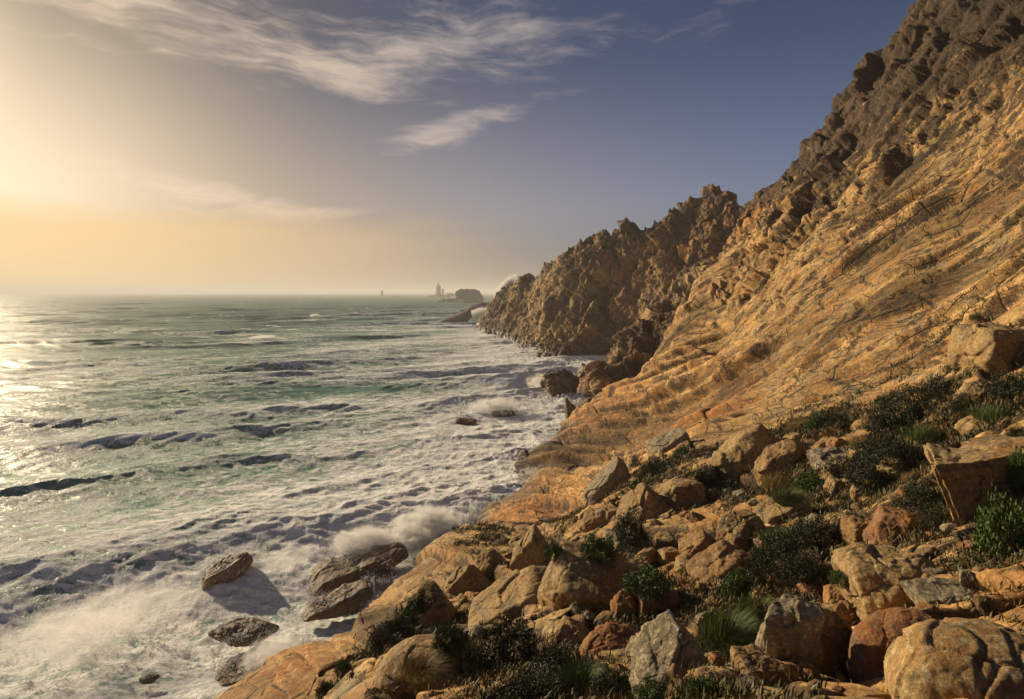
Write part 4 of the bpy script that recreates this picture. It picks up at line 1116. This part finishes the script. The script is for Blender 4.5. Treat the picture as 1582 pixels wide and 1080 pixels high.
def lighthouse(px, Y, h, label, z0=5):
    t = tag(empty('lighthouse', ((px-CX)/F*Y, Y, z0), .5), label, 'lighthouse')
    k = h/27.0
    lathe('tower', [(0, 0), (5.2*k, 0), (4.8*k, 3*k), (4.0*k, 18*k), (3.9*k, 19.4*k), (0, 19.4*k)], M['stone'], t, 48, True)
    lathe('gallery', [(0, 19.4*k), (4.8*k, 19.4*k), (4.9*k, 20.3*k), (4.9*k, 21.2*k), (4.7*k, 21.2*k), (4.7*k, 20.35*k), (0, 20.3*k)], M['stone'], t, 48, True)
    ln = lathe('lantern_room', [(2.1*k, 20.3*k), (2.1*k, 21.6*k), (1.9*k, 21.6*k), (1.9*k, 24*k), (0, 24*k)], M['lampglass'], t, 16)
    lathe('lantern_roof', [(2.3*k, 24*k), (2.0*k, 25*k), (.9*k, 26.2*k), (.4*k, 26.8*k), (0, 26.9*k)], M['blackpaint'], ln, 16)
    for a in (0, 1):
        for zz in (5, 10, 15):
            w = .45*k; x0 = (4.95-.06*zz)*k
            bx = np.array([(sx_*w, sy_*.25*k, zz*k+sz_*.7*k) for sx_ in (-1, 1) for sy_ in (-1, 1) for sz_ in (-1, 1)])
            bx[:, 1] -= x0-.28*k
            if a: bx = np.stack([bx[:, 1], bx[:, 0], bx[:, 2]], 1)
            mesh_np('window', bx, np.array([[0, 1, 3, 2], [4, 6, 7, 5], [0, 4, 5, 1], [2, 3, 7, 6], [0, 2, 6, 4], [1, 5, 7, 3]]), M['blackpaint'], smooth=False, parent=t)
    return t
lighthouse(677, 3500, 84, 'tall square stone lighthouse on a low skerry, the largest tower on the horizon')
lighthouse(590, 4500, 52, 'small faint lighthouse far out on the horizon, left of the tall tower', .5)
t = tag(empty('beacon_tower', ((684-CX)/F*3550, 3550, 3.0)), 'slim plain beacon tower standing close right of the tall lighthouse', 'beacon')
lathe('tower', [(0, 0), (9, 0), (7, 7), (6.2, 46), (0, 46)], M['stone'], t, 16)
lathe('cap', [(0, 46), (7.5, 46), (7.5, 49), (0, 51)], M['blackpaint'], t, 16)

# ------------------------------------------------------------------ spray
def spray_mat(name, dens, soft=1.0, nscale=1.6):
    m = bpy.data.materials.new(name); m.use_nodes = True; T = NT(m.node_tree)
    out = T.new('ShaderNodeOutputMaterial'); v = T.new('ShaderNodeVolumePrincipled'); T.l.new(v.outputs[0], out.inputs['Volume'])
    P = T.new('ShaderNodeTexCoord').outputs['Object']
    rnd = T.math('MULTIPLY', T.new('ShaderNodeObjectInfo').outputs['Random'], 30.0)
    Q = T.vmath('ADD', P, T.comb(rnd, 3.0, rnd))
    w = T.vmath('ADD', P, T.vmath('SCALE', T.vmath('SUBTRACT', T.noise(Q, 1.1, 4, .6, col=True), (.5, .5, .5)), sc=1.1))
    fall = T.math('SUBTRACT', 1.0, T.vmath('LENGTH', w))
    n = T.noise(Q, nscale*2.6, 8, .72)
    d = T.math('ADD', fall, T.math('MULTIPLY', T.math('SUBTRACT', n, .5), 3.4))
    d = T.ss(d, .14, .50)
    r = T.math('SUBTRACT', 1.0, T.ss(T.vmath('LENGTH', P), .65, .98))
    T.put(v.inputs['Density'], T.math('MULTIPLY', T.math('MULTIPLY', d, r), dens*2.4))
    v.inputs['Color'].default_value = (.98, .97, .95, 1); v.inputs['Anisotropy'].default_value = .25
    return m
ICO = None
def spray(label, pos, size, dens, roll=0, droplets=0, seed=1):
    global ICO
    if ICO is None: ICO = cube_sphere(8)
    V, Fs = ICO
    key = 'spray%g' % dens
    if key not in M: M[key] = spray_mat('spray_mist', dens)
    o = mesh_np('sea_spray', V, Fs, M[key]); o.location = pos; o.scale = tuple(.5*a for a in size); o.rotation_euler = (0, R(roll), 0)
    tag(o, label, 'spray', kind='stuff')
M['drop'] = plain_mat('spray_drops', (.9, .9, .9), .4, .0)
SPRAYS = [  # px, py of centre, Y, w, h (photo px), depth m, density, roll, label
 (560,840,72,125,56,7,.42,0,'soft mound of spray behind the largest flat rock'),
 (655,818,78,150,78,9,.50,-10,'broad burst of spray against the foot of the slope'),
 (190,945,60,320,90,7,.05,-14,'thin drifting mist over the breakers left of the inshore rocks'),
 (110,985,50,300,120,8,.07,-10,'thin mist over the foam in the bottom left corner'),
 (450,862,70,150,40,5,.06,-12,'light spray right of the leftmost inshore rock'),
 (760,628,160,110,32,10,.16,-6,'spray rising in the middle of the cove'),
 (850,592,182,90,36,10,.22,6,'mist above the surf fall beside the brown cliff'),
 (781,446,480,26,66,12,.34,38,'tall plume of spray shooting up behind the tip of the headland'),
 (738,487,600,86,26,18,.14,-16,'bank of spray between the reef and the headland'),
 (694,455,3600,26,10,60,.10,0,'far burst of spray beside the slim beacon tower'),
 (48,528,350,52,15,9,.20,0,'bright whitecap breaking at the left edge of the sea'),
 (486,488,700,20,8,12,.16,0,'lone distant whitecap in the middle of the sea'),
 (405,521,400,56,8,10,.12,-4,'long whitecap on a swell left of the open surf'),
 (420,1015,52,120,70,5,.22,-8,'spray around the half-drowned rocks'),
]
for i, (px, py, Y, w, h, dm, dn, roll, label) in enumerate(SPRAYS):
    if py > 500: Y = EYE*F/((py-HY)+.28*h)
    s = Y/F; x, y, z = pix(px, py, Y)
    spray(label, (x, y, z), (w*s, dm, h*s), dn, roll)

def droplets():
    """flying water thrown up round the rocks: streamers of drops"""
    rng = np.random.RandomState(4); C = []; S = []
    for (px, py, w, h, up, n) in ((560,868,110,34,5,90), (650,835,150,40,6,120), (345,880,60,20,3,40), (372,985,90,24,3,50), (530,930,110,18,2.5,50), (590,900,60,14,2,30),
                                  (640,905,60,10,3,40), (400,1030,160,40,3,60), (250,960,300,60,2.5,80), (120,1010,220,60,2,60), (760,630,120,26,6,70), (720,800,60,20,4,50),
                                  (860,612,90,24,5,60), (850,690,60,30,4,50), (470,1000,60,20,2.5,40)):
        for _ in range(n):
            x, y, z = sea_at(px+rng.uniform(-.5, .5)*w, py+rng.uniform(-.5, .5)*h); s = y/F
            v = np.array([rng.normal(.15, .5), rng.normal(0, .5), rng.uniform(.5, 1.0)]); v *= up*.75*rng.uniform(.3, 1)/1.0
            m = 70; t = rng.uniform(0, 1.15, m)
            P = np.array([x, y, 0])+v*t[:, None]*1.0; P[:, 2] = v[2]*1.9*t-v[2]*1.75*t**2
            P += rng.normal(size=(m, 3))*(.06+.22*t)[:, None]*up*.28
            C.append(P); S.append(np.exp(rng.normal(0, .5, m))*.55*s*(1.1-.5*t))
    C = np.concatenate(C); S = np.concatenate(S); ok = C[:, 2] > -.1; C, S = C[ok], S[ok]
    T4 = np.array([(1, 1, 1), (-1, -1, 1), (-1, 1, -1), (1, -1, -1)], float)*.6
    n = len(C); V = C[:, None]+T4[None]*S[:, None, None]*rng.uniform(.6, 1.4, (n, 4, 1))
    Ft = (np.arange(n)*4)[:, None, None]+np.array([(0, 1, 2), (0, 3, 1), (0, 2, 3), (1, 3, 2)])[None]
    o = mesh_np('water_drops', V.reshape(-1, 3), Ft.reshape(-1, 3), M['drop'])
    tag(o, 'white drops and streamers of water flung up around the rocks', 'spray', kind='stuff')
droplets()

# ------------------------------------------------------------------ haze over everything
def build_haze():
    x, z0, z1, y0, y1 = 120000, -12, 125, -400, 120000
    V = np.array([(a, b, c) for a in (-x, x) for b in (y0, y1) for c in (z0, z1)], float)
    m = bpy.data.materials.new('haze_air'); m.use_nodes = True; T = NT(m.node_tree)
    out = T.new('ShaderNodeOutputMaterial'); v = T.new('ShaderNodeVolumePrincipled'); T.l.new(v.outputs[0], out.inputs['Volume'])
    v.inputs['Density'].default_value = .00017; v.inputs['Color'].default_value = (.95, .93, .90, 1); v.inputs['Anisotropy'].default_value = .1
    o = mesh_np('haze', V, np.array([[0, 1, 3, 2], [4, 6, 7, 5], [0, 4, 5, 1], [2, 3, 7, 6], [0, 2, 6, 4], [1, 5, 7, 3]]), m, smooth=False)
    tag(o, 'pale salty haze over the whole sea and coast', 'haze', kind='stuff')
build_haze()
SC.cycles.volume_max_steps = 96; SC.cycles.volume_step_rate = 0.6; SC.cycles.volume_bounces = 1
SC.cycles.max_bounces = 5; SC.cycles.diffuse_bounces = 2
